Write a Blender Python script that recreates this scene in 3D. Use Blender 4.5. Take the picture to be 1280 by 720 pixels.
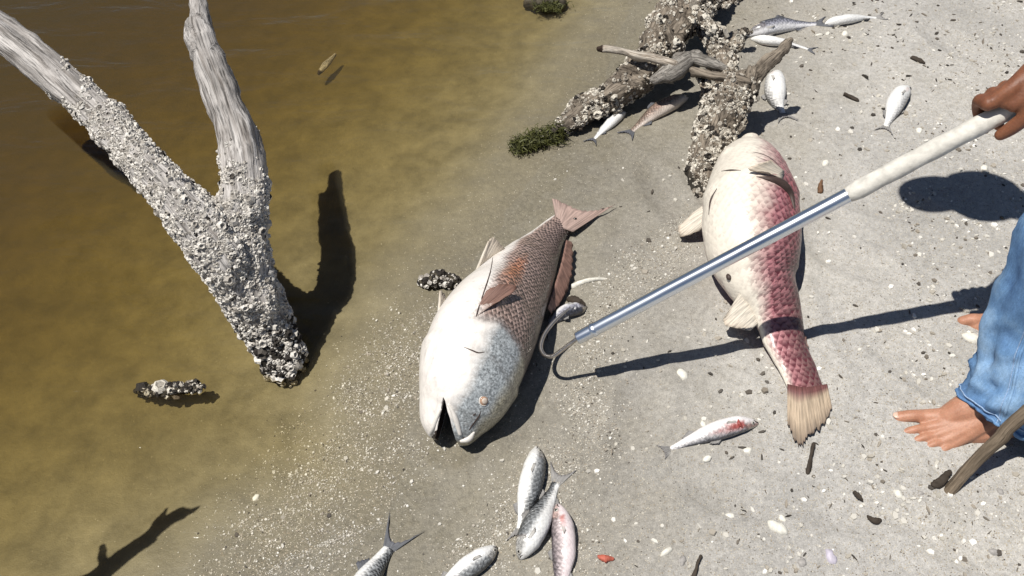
import bpy, math, random
import numpy as np
from mathutils import Vector, noise
from mathutils.bvhtree import BVHTree

for o in list(bpy.data.objects):
    bpy.data.objects.remove(o)
SC = bpy.context.scene
COL = SC.collection
R = math.radians
rng = np.random.default_rng(7)
random.seed(7)

# ------------------------------------------------------------------ camera
CAM_H, PITCH, FPX = 1.55, R(50), 1100.0
cam_d = bpy.data.cameras.new('camera')
cam = bpy.data.objects.new('camera', cam_d)
COL.objects.link(cam)
cam.location = (0, 0, CAM_H)
cam.rotation_euler = (R(90) - PITCH, 0, 0)
cam_d.sensor_width = 36
cam_d.lens = 36 * FPX / 1280
cam_d.clip_start = 0.02
cam_d.clip_end = 2000
SC.camera = cam
SC.render.resolution_x, SC.render.resolution_y = 1024, 576

# ------------------------------------------------------------------ light
SUN_A, SUN_B = 0.352, 0.095            # shadow travel (x, y) per metre of height
sun_elev = math.atan2(1, math.hypot(SUN_A, SUN_B))
to_sun = Vector((-SUN_A, -SUN_B, 1)).normalized()
W = bpy.data.worlds.new('World')
SC.world = W
W.use_nodes = True
wn = W.node_tree
bg = wn.nodes['Background']
sky = wn.nodes.new('ShaderNodeTexSky')
sky.sky_type = 'NISHITA'
sky.sun_disc = False
sky.sun_elevation = sun_elev
sky.sun_rotation = math.atan2(to_sun.x, to_sun.y)
sky.air_density = 0.7
sky.dust_density = 0.3
wn.links.new(sky.outputs[0], bg.inputs[0])
bg.inputs[1].default_value = 0.05
sun_d = bpy.data.lights.new('sun', 'SUN')
sun_d.energy = 4.6
sun_d.angle = R(0.5)
sun_d.color = (1.0, 0.965, 0.90)
sun = bpy.data.objects.new('sun', sun_d)
COL.objects.link(sun)
sun.rotation_euler = to_sun.to_track_quat('Z', 'Y').to_euler()
sun.location = (-2, -1, 6)
SC.view_settings.view_transform = 'Standard'
SC.view_settings.look = 'None'
SC.view_settings.exposure = 0.17
SC.view_settings.gamma = 1
SC.cycles.max_bounces = 6
SC.cycles.diffuse_bounces = 2
SC.cycles.transparent_max_bounces = 8
SC.cycles.use_denoising = True

# ------------------------------------------------------------------ helpers
_c, _s = math.cos(PITCH), math.sin(PITCH)


def ray(px, py):
    u, v = px - 640.0, 360.0 - py
    return np.array([u, FPX * _c + v * _s, -FPX * _s + v * _c])


def at(px, py, z=0.0):
    d = ray(px, py)
    t = (z - CAM_H) / d[2]
    return np.array([d[0] * t, d[1] * t, z])


def depth_of(p):
    return p[1] * _c + (CAM_H - p[2]) * _s


def px_m(p, n):                         # n photo pixels at point p, in metres
    return n * depth_of(p) / FPX


# the water's edge, a line in the world
SHORE = [at(*p)[:2] for p in ((806, -20), (772, 60), (735, 120), (700, 180), (655, 240), (596, 310), (556, 370),
                              (530, 430), (518, 500), (514, 560), (478, 652), (410, 676), (330, 720), (240, 790))]
SHORE = np.array([SHORE[0] + (SHORE[0] - SHORE[1]) * 3 + np.array([1.2, 6]),
                  ] + SHORE + [SHORE[-1] + np.array([-3.0, -4.0])])
SHORE = np.vstack([SHORE[0] + np.array([30, 200]), SHORE, SHORE[-1] + np.array([-60, -200])])


def shore_dist(P):                      # + on land, - over water
    P = np.atleast_2d(np.asarray(P, float))[:, :2]
    best = np.full(len(P), 1e9)
    sign = np.ones(len(P))
    for a, b in zip(SHORE[:-1], SHORE[1:]):
        ab = b - a
        t = np.clip(((P - a) @ ab) / (ab @ ab), 0, 1)
        q = a + t[:, None] * ab
        d = np.hypot(*(P - q).T)
        cr = ab[0] * (P[:, 1] - a[1]) - ab[1] * (P[:, 0] - a[0])
        m = d < best - 1e-9
        best[m] = d[m]
        sign[m] = np.where(cr[m] > 0, 1, -1)
    return best * sign                  # line runs from far to near: land lies to the +x side


def vnoise(P, scale, seed=0.0, octaves=3):
    return np.array([noise.fractal(Vector((p[0] * scale + seed, p[1] * scale + 3.1 * seed, p[2] * scale)), 1.0, 2.0, octaves)
                     for p in P])


def ground_base(P):
    d = shore_dist(P)
    z = np.where(d > 0, 0.006 * np.minimum(d / 0.25, 1) + 0.012 * np.minimum(d, 3),
                 -0.105 * np.maximum(-d, 0) * np.clip(-d / 0.26, 0.45, 1.0))
    return np.maximum(z, -1.6), d


def ground_z(x, y):
    P = np.array([[x, y, 0.0]])
    z, d = ground_base(P)
    return float(z[0] + gnoise(P, d)[0])


def seg_dist(P, pl):
    best = np.full(len(P), 1e9)
    for a, b in zip(pl[:-1], pl[1:]):
        ab = b - a
        t = np.clip(((P - a) @ ab) / (ab @ ab), 0, 1)
        best = np.minimum(best, np.hypot(*(P - (a + t[:, None] * ab)).T))
    return best


MOUNDS = [(np.array([at(*q)[:2] for q in ((572, 545), (592, 500), (622, 450), (655, 395), (688, 340), (712, 295))]), 0.085),
          (np.array([at(*q)[:2] for q in ((948, 232), (950, 300), (955, 350), (970, 420), (1000, 480))]), 0.095)]
PRINTS = [(at(*q)[:2], a) for q, a in (((1062, 330), 2.6), ((1110, 262), 2.9), ((1150, 470), 2.4), ((760, 640), 0.4), ((905, 620), 2.8), ((1060, 640), 3.0),
                                        ((830, 245), 1.9), ((1210, 690), 2.7), ((1085, 120), 0.5), ((1190, 60), 2.2), ((800, 520), 1.2))]


def relief(P):
    z = np.zeros(len(P))
    for pl, r in MOUNDS:
        z += 0.007 * np.exp(-((seg_dist(P[:, :2], pl) - r) / 0.022) ** 2)
    for c, a in PRINTS:
        q = P[:, :2] - c
        u = (q[:, 0] * math.cos(a) + q[:, 1] * math.sin(a)) / 0.12
        v = (-q[:, 0] * math.sin(a) + q[:, 1] * math.cos(a)) / 0.048
        r = np.sqrt(u * u + v * v)
        z += -0.0085 * np.exp(-r ** 4) + 0.005 * np.exp(-((r - 1.25) / 0.22) ** 2)
    return z


def gnoise(P, d):
    a = np.array([noise.fractal(Vector((p[0] * 3.2, p[1] * 3.2, 0.3)), 1.0, 2.0, 3) for p in P]) * 0.004
    b = np.array([noise.fractal(Vector((p[0] * 22, p[1] * 22, 4.3)), 1.0, 2.0, 3) for p in P]) * 0.0013
    k = np.clip(np.abs(d) / 0.12, 0.25, 1)
    return (a + b) * k + relief(P) * np.clip((d + 0.02) / 0.1, 0, 1)


def gat(px, py, dz=0.0):                # pixel -> point dz above the ground
    p = at(px, py, 0)
    for _ in range(4):
        p = at(px, py, ground_z(p[0], p[1]) + dz)
    return p


def link(o, parent=None):
    COL.objects.link(o)
    if parent is not None:
        o.parent = parent
    return o


def tag(o, label=None, cat=None, group=None, kind=None):
    if label:
        o['label'] = label
    if cat:
        o['category'] = cat
    if group:
        o['group'] = group
    if kind:
        o['kind'] = kind
    return o


def empty(name, loc, label, cat, group=None):
    o = bpy.data.objects.new(name, None)
    o.empty_display_size = 0.05
    o.location = Vector([float(v) for v in loc])
    link(o)
    return tag(o, label, cat, group)


def root_loc(parent):
    v = np.zeros(3)
    while parent is not None:
        v = v + np.array(parent.location)
        parent = parent.parent
    return v


def mesh_of(name, V, F, mat=None, smooth=True):
    me = bpy.data.meshes.new(name)
    me.from_pydata([tuple(map(float, v)) for v in V], [], [tuple(int(i) for i in f) for f in F])
    me.validate()
    me.update()
    if mat is not None:
        for m in (mat if isinstance(mat, (list, tuple)) else [mat]):
            me.materials.append(m)
    if smooth:
        me.polygons.foreach_set('use_smooth', [True] * len(me.polygons))
    return me


def obj(name, V, F, mat, parent=None, smooth=True, attrs=None, origin=None):
    """one mesh object; V in world coordinates"""
    V = np.asarray(V, float)
    off = root_loc(parent) if parent is not None else np.zeros(3)
    own = np.zeros(3)
    if origin is not None:
        own = np.asarray(origin, float) - off
    o = bpy.data.objects.new(name, mesh_of(name, V - off - own, F, mat, smooth))
    o.location = Vector([float(v) for v in own])
    if attrs:
        set_attrs(o.data, attrs)
    return link(o, parent)


def set_attrs(me, attrs):
    for k, v in attrs.items():
        v = np.asarray(v, np.float32)
        if v.ndim == 1:
            a = me.attributes.new(k, 'FLOAT', 'POINT')
            a.data.foreach_set('value', v)
        else:
            a = me.attributes.new(k, 'FLOAT_VECTOR', 'POINT')
            a.data.foreach_set('vector', v.ravel())


def verts_of(me):
    a = np.empty(len(me.vertices) * 3, np.float32)
    me.vertices.foreach_get('co', a)
    return a.reshape(-1, 3).astype(float)


def catmull(P, n):
    P = np.asarray(P, float)
    if len(P) == 2:
        t = np.linspace(0, 1, n)[:, None]
        return P[0] * (1 - t) + P[1] * t
    Q = np.vstack([2 * P[0] - P[1], P, 2 * P[-1] - P[-2]])
    out = []
    for u in np.linspace(0, len(P) - 1, n):
        i = min(int(u), len(P) - 2)
        t = u - i
        a, b, c, d = Q[i:i + 4]
        out.append(0.5 * ((2 * b) + (c - a) * t + (2 * a - 5 * b + 4 * c - d) * t * t + (-a + 3 * b - 3 * c + d) * t ** 3))
    return np.array(out)


def frames(P):
    T = np.gradient(P, axis=0)
    T /= np.linalg.norm(T, axis=1)[:, None] + 1e-12
    ref = np.array([0, 0, 1.0]) if abs(T[0][2]) < 0.9 else np.array([1.0, 0, 0])
    N = np.cross(T[0], ref)
    N /= np.linalg.norm(N)
    Ns = [N]
    for i in range(1, len(P)):
        N = N - T[i] * (N @ T[i])
        N /= np.linalg.norm(N) + 1e-12
        Ns.append(N)
    Ns = np.array(Ns)
    return T, Ns, np.cross(T, Ns)


def tube(P, rad, n=24, seg=12, caps=True, squash=None, rough=0.0, seed=0, resample=True):
    """closed swept tube, tapered, with rounded ends"""
    P = np.asarray(P, float)
    rad = np.asarray(rad, float)
    if resample:
        rr = catmull(np.column_stack([rad, rad, rad]), n)[:, 0]
        P = catmull(P, n)
    else:
        rr = rad
    T, N, B = frames(P)
    if caps:
        P0, P1 = [], []
        for k in (0.98, 0.75, 0.4):
            P0.append((P[0] - T[0] * rr[0] * k, rr[0] * math.sqrt(max(1 - k * k, 0.01)), T[0], N[0], B[0]))
            P1.append((P[-1] + T[-1] * rr[-1] * k, rr[-1] * math.sqrt(max(1 - k * k, 0.01)), T[-1], N[-1], B[-1]))
        P1 = P1[::-1]
        P = np.vstack([[a[0] for a in P0], P, [a[0] for a in P1]])
        rr = np.concatenate([[a[1] for a in P0], rr, [a[1] for a in P1]])
        N = np.vstack([[a[3] for a in P0], N, [a[3] for a in P1]])
        B = np.vstack([[a[4] for a in P0], B, [a[4] for a in P1]])
    m = len(P)
    V, F = [], []
    for i in range(m):
        for j in range(seg):
            th = 2 * math.pi * j / seg
            k = 1.0
            if rough:
                k += rough * noise.fractal(Vector((math.cos(th) * 1.3 + seed, math.sin(th) * 1.3, i * 0.23 + seed)), 1, 2, 3)
            s1, s2 = squash if squash else (1, 1)
            V.append(P[i] + rr[i] * k * (N[i] * math.cos(th) * s1 + B[i] * math.sin(th) * s2))
    for i in range(m - 1):
        for j in range(seg):
            k = (j + 1) % seg
            F.append((i * seg + j, i * seg + k, (i + 1) * seg + k, (i + 1) * seg + j))
    F.append(tuple(range(seg))[::-1])
    F.append(tuple((m - 1) * seg + j for j in range(seg)))
    return np.array(V), F


def ellipsoid(c, ax, seg=16, ring=10, rot=None):
    V, F = [], []
    for i in range(1, ring):
        ph = math.pi * i / ring
        for j in range(seg):
            th = 2 * math.pi * j / seg
            V.append((math.sin(ph) * math.cos(th) * ax[0], math.sin(ph) * math.sin(th) * ax[1], math.cos(ph) * ax[2]))
    V.append((0, 0, ax[2]))
    V.append((0, 0, -ax[2]))
    V = np.array(V)
    if rot is not None:
        V = V @ np.asarray(rot)         # rows of rot are the ellipsoid's axes in the world
    for i in range(ring - 2):
        for j in range(seg):
            k = (j + 1) % seg
            F.append((i * seg + j, (i + 1) * seg + j, (i + 1) * seg + k, i * seg + k))
    a, b = len(V) - 2, len(V) - 1
    for j in range(seg):
        k = (j + 1) % seg
        F.append((a, j, k))
        F.append((b, (ring - 2) * seg + k, (ring - 2) * seg + j))
    return V + np.asarray(c, float), F


def merge(parts):
    V, F, n = [], [], 0
    for v, f in parts:
        V.append(v)
        F += [tuple(i + n for i in q) for q in f]
        n += len(v)
    return np.vstack(V), F


def remesh(parts, voxel, smooth=3, cutters=()):
    """voxel union of closed shells -> (V, F); cutters are subtracted afterwards"""
    V, F = merge(parts)
    o = bpy.data.objects.new('scratch', mesh_of('scratch', V, F))
    COL.objects.link(o)
    m = o.modifiers.new('r', 'REMESH')
    m.mode = 'VOXEL'
    m.voxel_size = voxel
    if smooth:
        s = o.modifiers.new('s', 'SMOOTH')
        s.iterations = smooth
        s.factor = 0.5
    extra = []
    for cv, cf in cutters:
        c = bpy.data.objects.new('scratch', mesh_of('scratch', cv, cf))
        COL.objects.link(c)
        b = o.modifiers.new('b', 'BOOLEAN')
        b.operation = 'DIFFERENCE'
        b.object = c
        b.solver = 'EXACT'
        extra.append(c)
    dg = bpy.context.evaluated_depsgraph_get()
    me = bpy.data.meshes.new_from_object(o.evaluated_get(dg))
    RV = verts_of(me)
    RF = [tuple(p.vertices) for p in me.polygons]
    for c in [o] + extra:
        bpy.data.objects.remove(c)
    bpy.data.meshes.remove(me)
    return RV, RF


def sample_surface(V, F, n, weight=None):
    tri = []
    for f in F:
        for k in range(1, len(f) - 1):
            tri.append((f[0], f[k], f[k + 1]))
    tri = np.array(tri)
    A, B, C = V[tri[:, 0]], V[tri[:, 1]], V[tri[:, 2]]
    N = np.cross(B - A, C - A)
    ar = np.linalg.norm(N, axis=1)
    N /= ar[:, None] + 1e-15
    if weight is not None:
        ar = ar * weight((A + B + C) / 3)
    i = rng.choice(len(tri), n, p=ar / ar.sum())
    r1, r2 = np.sqrt(rng.random(n)), rng.random(n)
    P = (1 - r1)[:, None] * A[i] + (r1 * (1 - r2))[:, None] * B[i] + (r1 * r2)[:, None] * C[i]
    return P, N[i]


# ------------------------------------------------------------------ materials
class NT:
    def __init__(self, name):
        self.m = bpy.data.materials.new(name)
        self.m.use_nodes = True
        self.t = self.m.node_tree
        self.b = self.t.nodes['Principled BSDF']
        self.out = self.t.nodes['Material Output']

    def n(self, kind, **kw):
        x = self.t.nodes.new('ShaderNode' + kind)
        for k, v in kw.items():
            setattr(x, k, v)
        return x

    def set(self, sock, v):
        if isinstance(v, bpy.types.NodeSocket):
            self.t.links.new(v, sock)
        elif isinstance(v, (tuple, list)) and len(v) == 3 and sock.type == 'RGBA':
            sock.default_value = (*v, 1)
        else:
            sock.default_value = v

    def pos(self):
        return self.n('NewGeometry').outputs['Position']

    def attr(self, name, out='Fac'):
        return self.n('Attribute', attribute_name=name).outputs[out]

    def math(self, op, a, b=0.0, clamp=False):
        x = self.n('Math', operation=op, use_clamp=clamp)
        self.set(x.inputs[0], a)
        self.set(x.inputs[1], b)
        return x.outputs[0]

    def scale(self, v, s):
        x = self.n('VectorMath', operation='MULTIPLY')
        self.set(x.inputs[0], v)
        x.inputs[1].default_value = s if isinstance(s, tuple) else (s, s, s)
        return x.outputs[0]

    def noise(self, v, scale, detail=4, rough=0.55, dist=0.0):
        x = self.n('TexNoise')
        self.set(x.inputs['Vector'], v)
        x.inputs['Scale'].default_value = scale
        x.inputs['Detail'].default_value = detail
        x.inputs['Roughness'].default_value = rough
        x.inputs['Distortion'].default_value = dist
        return x.outputs['Fac']

    def voronoi(self, v, scale, feature='F1', rand=1.0, out='Distance', dims='3D'):
        x = self.n('TexVoronoi', feature=feature, voronoi_dimensions=dims)
        self.set(x.inputs['Vector'], v)
        x.inputs['Scale'].default_value = scale
        x.inputs['Randomness'].default_value = rand
        return x.outputs[out]

    def ramp(self, v, stops):
        x = self.n('ValToRGB')
        e = x.color_ramp.elements
        while len(e) < len(stops):
            e.new(0.5)
        for el, (p, c) in zip(e, stops):
            el.position = p
            el.color = (*c, 1) if isinstance(c, tuple) else (c, c, c, 1)
        self.set(x.inputs[0], v)
        return x.outputs[0]

    def mix(self, f, a, b, blend='MIX'):
        x = self.n('Mix', data_type='RGBA', blend_type=blend)
        self.set(x.inputs[0], f)
        self.set(x.inputs[6], a)
        self.set(x.inputs[7], b)
        return x.outputs[2]

    def bump(self, h, strength, dist, normal=None):
        x = self.n('Bump')
        x.inputs['Strength'].default_value = strength
        x.inputs['Distance'].default_value = dist
        self.set(x.inputs['Height'], h)
        if normal is not None:
            self.set(x.inputs['Normal'], normal)
        return x.outputs[0]

    def done(self, color, rough=0.6, normal=None, spec=0.4, **kw):
        self.set(self.b.inputs['Base Color'], color)
        self.set(self.b.inputs['Roughness'], rough)
        self.set(self.b.inputs['Specular IOR Level'], spec)
        if normal is not None:
            self.set(self.b.inputs['Normal'], normal)
        for k, v in kw.items():
            self.set(self.b.inputs[k.replace('_', ' ')], v)
        return self.m


def mat_ground():
    k = NT('shell_sand')
    p = k.pos()
    wet = k.attr('damp')
    n1 = k.noise(p, 2.3, 5, 0.6)
    n2 = k.noise(p, 14, 5, 0.65)
    n3 = k.noise(p, 90, 3, 0.6)
    n4 = k.noise(p, 420, 2, 0.6)
    f = k.math('ADD', wet, k.math('MULTIPLY', k.math('SUBTRACT', n2, 0.5), 0.55))
    f = k.math('ADD', f, k.math('MULTIPLY', k.math('SUBTRACT', n1, 0.5), 0.5), True)
    base = k.ramp(f, [(0.0, (0.47, 0.45, 0.42)), (0.42, (0.335, 0.312, 0.272)), (1.0, (0.205, 0.182, 0.132))])
    base = k.mix(1.0, base, k.ramp(n1, [(0.3, 0.74), (0.7, 1.14)]), 'MULTIPLY')
    base = k.mix(1.0, base, k.ramp(n3, [(0.3, 0.80), (0.7, 1.14)]), 'MULTIPLY')
    base = k.mix(1.0, base, k.ramp(n4, [(0.3, 0.74), (0.7, 1.2)]), 'MULTIPLY')
    silt = k.ramp(k.math('ADD', k.attr('silt'), k.math('MULTIPLY', k.math('SUBTRACT', n1, 0.5), 0.7)), [(0.0, 0.0), (1.0, 1.0)])
    base = k.mix(silt, base, k.ramp(n2, [(0.3, (0.155, 0.138, 0.096)), (0.7, (0.30, 0.268, 0.19))]))
    grit = k.attr('grit')
    v = k.n('TexVoronoi')
    k.set(v.inputs['Vector'], p)
    v.inputs['Scale'].default_value = 330
    cell = k.n('SeparateColor')
    k.t.links.new(v.outputs['Color'], cell.inputs[0])
    inside = k.math('LESS_THAN', v.outputs['Distance'], 0.42)
    thr = k.math('SUBTRACT', 1.0, k.math('MULTIPLY', grit, 0.5))
    isl = k.math('MULTIPLY', k.math('GREATER_THAN', cell.outputs[0], thr), inside)
    tone = k.ramp(cell.outputs[1], [(0.0, (0.56, 0.52, 0.43)), (0.5, (0.45, 0.40, 0.32)), (0.8, (0.34, 0.28, 0.2)), (1.0, (0.09, 0.08, 0.07))])
    col = k.mix(isl, base, tone)
    h = k.math('ADD', k.math('MULTIPLY', n3, 0.6), k.math('MULTIPLY', n4, 0.35))
    h = k.math('ADD', h, k.math('MULTIPLY', isl, 0.5))
    rough = k.ramp(f, [(0.0, 0.9), (0.6, 0.7), (1.0, 0.45)])
    return k.done(col, rough, k.bump(h, 0.75, 0.004), 0.3)


def mat_water():
    k = NT('tannin_water')
    k.t.nodes.remove(k.b)
    p = k.pos()
    h = k.noise(k.scale(p, (1.0, 2.6, 1.0)), 3.2, 4, 0.5, 0.4)
    h2 = k.noise(k.scale(p, (1.0, 1.8, 1.0)), 17, 3, 0.5)
    hh = k.math('ADD', h, k.math('MULTIPLY', h2, 0.04))
    nrm = k.bump(hh, 0.45, 0.05)
    fr = k.n('Fresnel')
    fr.inputs['IOR'].default_value = 1.33
    k.set(fr.inputs['Normal'], nrm)
    tr = k.n('BsdfTransparent')
    gl = k.n('BsdfGlossy')
    gl.inputs['Roughness'].default_value = 0.06
    k.set(gl.inputs['Normal'], nrm)
    mx = k.n('MixShader')
    k.set(mx.inputs[0], fr.outputs[0])
    k.t.links.new(tr.outputs[0], mx.inputs[1])
    k.t.links.new(gl.outputs[0], mx.inputs[2])
    k.t.links.new(mx.outputs[0], k.out.inputs['Surface'])
    va = k.n('VolumeAbsorption')
    va.inputs['Color'].default_value = (0.85, 0.755, 0.39, 1)
    va.inputs['Density'].default_value = 17.0
    vs_ = k.n('VolumeScatter')
    vs_.inputs['Color'].default_value = (0.91, 0.83, 0.64, 1)
    vs_.inputs['Density'].default_value = 3.4
    vs_.inputs['Anisotropy'].default_value = 0.35
    ad = k.n('AddShader')
    k.t.links.new(va.outputs[0], ad.inputs[0])
    k.t.links.new(vs_.outputs[0], ad.inputs[1])
    k.t.links.new(ad.outputs[0], k.out.inputs['Volume'])
    return k.m


def mat_wood(name, pale, dark, wet_z=None, crack=0.5, gs=1.0, end=0.0):
    """grain runs along the 'grain' attribute's z"""
    k = NT(name)
    g0 = k.attr('grain', 'Vector')
    g = k.scale(g0, gs)
    a = k.noise(k.scale(g, (60, 60, 5)), 1.0, 5, 0.6, 0.6)
    b = k.noise(k.scale(g, (190, 190, 9)), 1.0, 4, 0.6, 0.3)
    c = k.noise(k.scale(g, (14, 14, 7)), 1.0, 4, 0.6)
    mid = tuple((x + y) / 2 for x, y in zip(pale, dark))
    col = k.ramp(a, [(0.30, dark), (0.46, mid), (0.62, pale), (0.8, pale)])
    col = k.mix(1.0, col, k.ramp(b, [(0.34, 1 - crack), (0.52, 1.0)]), 'MULTIPLY')
    col = k.mix(1.0, col, k.ramp(c, [(0.3, 0.72), (0.65, 1.08)]), 'MULTIPLY')
    if end:
        ez = k.n('SeparateXYZ')
        k.set(ez.inputs[0], g0)
        ee = k.math('ADD', ez.outputs[2], k.math('MULTIPLY', k.math('SUBTRACT', a, 0.5), end * 1.2))
        col = k.mix(k.ramp(k.math('DIVIDE', ee, end), [(0.6, 1.0), (1.0, 0.0)]), col, (0.045, 0.03, 0.022))
    if wet_z is not None:
        z = k.n('SeparateXYZ')
        k.set(z.inputs[0], k.pos())
        w = k.math('ADD', z.outputs[2], k.math('MULTIPLY', k.math('SUBTRACT', c, 0.5), wet_z))
        col = k.mix(k.ramp(k.math('DIVIDE', w, wet_z), [(0.45, 0.0), (1.0, 1.0)]), (0.032, 0.028, 0.022), col)
    h = k.math('ADD', k.math('MULTIPLY', a, 0.8), k.math('MULTIPLY', b, 0.6))
    return k.done(col, 0.85, k.bump(h, 0.9, 0.006), 0.2)


def mat_barnacle(name, lo, hi, dark=(0.035, 0.03, 0.026)):
    k = NT(name)
    r = k.attr('tone')
    col = k.ramp(r, [(0.0, dark), (0.1, dark), (0.16, lo), (0.6, hi), (1.0, hi)])
    n = k.noise(k.pos(), 260, 3, 0.6)
    col = k.mix(1.0, col, k.ramp(n, [(0.3, 0.62), (0.65, 1.1)]), 'MULTIPLY')
    col = k.mix(k.attr('mouth'), col, (0.05, 0.042, 0.036))
    return k.done(col, 0.85, k.bump(n, 0.5, 0.002), 0.25)


def mat_chips():
    k = NT('shell_chip')
    r = k.attr('tone')
    col = k.ramp(r, [(0.0, (0.04, 0.035, 0.03)), (0.07, (0.10, 0.085, 0.07)), (0.12, (0.30, 0.26, 0.21)), (0.4, (0.46, 0.43, 0.37)),
                     (0.75, (0.62, 0.59, 0.53)), (1.0, (0.84, 0.81, 0.75))])
    return k.done(col, 0.6, None, 0.3)


def mat_plain(name, col, rough=0.6, var=0.25, scale=60, bump=0.3, dist=0.003, spec=0.35, **kw):
    k = NT(name)
    n = k.noise(k.pos(), scale, 5, 0.62)
    c = k.mix(1.0, col, k.ramp(n, [(0.28, 1 - var), (0.7, 1 + var * 0.6)]), 'MULTIPLY')
    return k.done(c, rough, k.bump(n, bump, dist) if bump else None, spec, **kw)


def mat_fish(name, back, flank, belly, head, blush=None, blush_at=(0.5, 0.0), blush_r=0.2, blush_k=0.8, lat=(0.28, 0.62, 0.82),
             pitch=0.011, scale_k=0.5, line=(0.02, 0.017, 0.015), head_s=0.26, rough=0.33, belly_scales=0.15, streak=0.0, gill_k=0.75, warm=(0.50, 0.44, 0.34), hlat=None, wob=0.22, warp=0.004, cellvar=0.5, tail_shift=0.0):
    """fuv = (s from snout to tail, dorsal 0 .. belly 1, side); sca = metres along / around"""
    k = NT(name)
    sp = k.n('SeparateXYZ')
    k.set(sp.inputs[0], k.attr('fuv', 'Vector'))
    s, v = sp.outputs[0], sp.outputs[1]
    sca = k.attr('sca', 'Vector')
    n = k.noise(k.pos(), 16, 5, 0.6)
    nf = k.noise(k.pos(), 70, 4, 0.65)
    tail_in = k.math('MULTIPLY', k.ramp(s, [(0.50, 0.0), (0.82, 1.0)]), tail_shift)
    vv = k.math('ADD', k.math('SUBTRACT', v, tail_in), k.math('MULTIPLY', k.math('SUBTRACT', n, 0.5), wob))
    col = k.ramp(vv, [(0.0, back), (lat[0], back), (lat[1], flank), (lat[2], belly), (1.0, belly)])
    if blush is not None:
        ds = k.math('DIVIDE', k.math('SUBTRACT', s, blush_at[0]), blush_r * 1.6)
        dv = k.math('DIVIDE', k.math('SUBTRACT', v, blush_at[1]), blush_r)
        rr = k.math('SQRT', k.math('ADD', k.math('MULTIPLY', ds, ds), k.math('MULTIPLY', dv, dv)))
        rr = k.math('ADD', rr, k.math('MULTIPLY', k.math('SUBTRACT', nf, 0.5), 1.1))
        f = k.math('MULTIPLY', k.ramp(rr, [(0.25, 1.0), (1.0, 0.0)]), blush_k)
        col = k.mix(f, col, blush)
    # scales: a square lattice turned by 45 degrees
    mp = k.n('Mapping')
    mp.inputs['Rotation'].default_value = (0, 0, R(45))
    sc_ = 1.0 / pitch
    mp.inputs['Scale'].default_value = (sc_ * 0.95, sc_ * 1.25, 1.0)
    k.set(mp.inputs['Vector'], sca)
    mp.vector_type = 'POINT'
    # scale first, then turn: two nodes
    wn_ = k.n('TexNoise')
    k.set(wn_.inputs['Vector'], k.pos())
    wn_.inputs['Scale'].default_value = 38
    wadd = k.n('VectorMath', operation='MULTIPLY_ADD')
    k.t.links.new(wn_.outputs['Color'], wadd.inputs[0])
    wadd.inputs[1].default_value = (warp, warp, 0)
    k.set(wadd.inputs[2], sca)
    pre = k.scale(wadd.outputs[0], (sc_ * 0.8, sc_ * 1.1, 0.0))
    mp.inputs['Scale'].default_value = (1, 1, 1)
    k.set(mp.inputs['Vector'], pre)
    vd = k.n('TexVoronoi', feature='F1', voronoi_dimensions='2D', distance='CHEBYCHEV')
    k.set(vd.inputs['Vector'], mp.outputs[0])
    vd.inputs['Scale'].default_value = 1.0
    vd.inputs['Randomness'].default_value = 0.5
    sub = k.n('VectorMath', operation='SUBTRACT')
    k.t.links.new(mp.outputs[0], sub.inputs[0])
    k.t.links.new(vd.outputs['Position'], sub.inputs[1])
    dot = k.n('VectorMath', operation='DOT_PRODUCT')
    k.t.links.new(sub.outputs[0], dot.inputs[0])
    dot.inputs[1].default_value = (0.7071, 0.7071, 0.0)
    dd = k.math('ADD', k.math('MULTIPLY', dot.outputs['Value'], 0.75), 0.5)
    edge = k.ramp(dd, [(0.0, 0.0), (0.50, 0.0), (0.80, 1.0)])
    net = k.ramp(vd.outputs['Distance'], [(0.0, 0.0), (0.36, 0.0), (0.52, 0.35)])
    edge = k.math('MAXIMUM', edge, net)
    sepc = k.n('SeparateColor')
    k.t.links.new(vd.outputs['Color'], sepc.inputs[0])
    hs = k.math('ADD', s, k.math('MULTIPLY', k.math('ABSOLUTE', k.math('SUBTRACT', v, 0.45)), 0.16))
    body = k.ramp(hs, [(head_s, 0.0), (head_s + 0.025, 1.0)])
    amt = k.math('MULTIPLY', body, k.ramp(vv, [(0.0, 1.0), (lat[1] - 0.05, 1.0), (min(lat[2] + 0.03, 1.0), belly_scales)]))
    e2 = k.math('MULTIPLY', k.math('MULTIPLY', edge, amt), scale_k)
    e2 = k.math('MULTIPLY', e2, k.ramp(nf, [(0.3, 0.6), (0.55, 1.0)]))
    ha, hb_ = hlat or (lat[1] + 0.02, min(lat[2] + 0.02, 0.99))
    gr = k.noise(k.pos(), 210, 3, 0.7)
    hcol = k.mix(1.0, k.ramp(vv, [(0.0, warm), (ha * 0.42, warm), (ha * 0.62, head), (1.0, head)]), k.ramp(gr, [(0.36, 0.5), (0.5, 1.0), (0.66, 1.75)]), 'MULTIPLY')
    hcol = k.mix(k.ramp(vv, [(ha, 0.0), (hb_, 1.0)]), hcol, belly)
    nh = k.noise(k.scale(k.attr('fuv', 'Vector'), (26, 15, 1)), 1.0, 5, 0.68, 0.5)
    hcol = k.mix(1.0, hcol, k.ramp(nh, [(0.30, 0.78), (0.50, 1.0), (0.72, 1.12)]), 'MULTIPLY')
    plate = k.math('ABSOLUTE', k.math('SUBTRACT', hs, head_s * 0.74))
    plate = k.math('MULTIPLY', k.ramp(plate, [(0.0, 1.0), (0.012, 0.0)]), k.ramp(vv, [(lat[0], 0.55), (lat[2], 0.0)]))
    hcol = k.mix(plate, hcol, (0.13, 0.12, 0.11))
    col = k.mix(body, hcol, col)
    gl_ = k.ramp(hs, [(head_s - 0.006, 0.0), (head_s + 0.008, gill_k), (head_s + 0.034, 0.0)])
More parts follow.
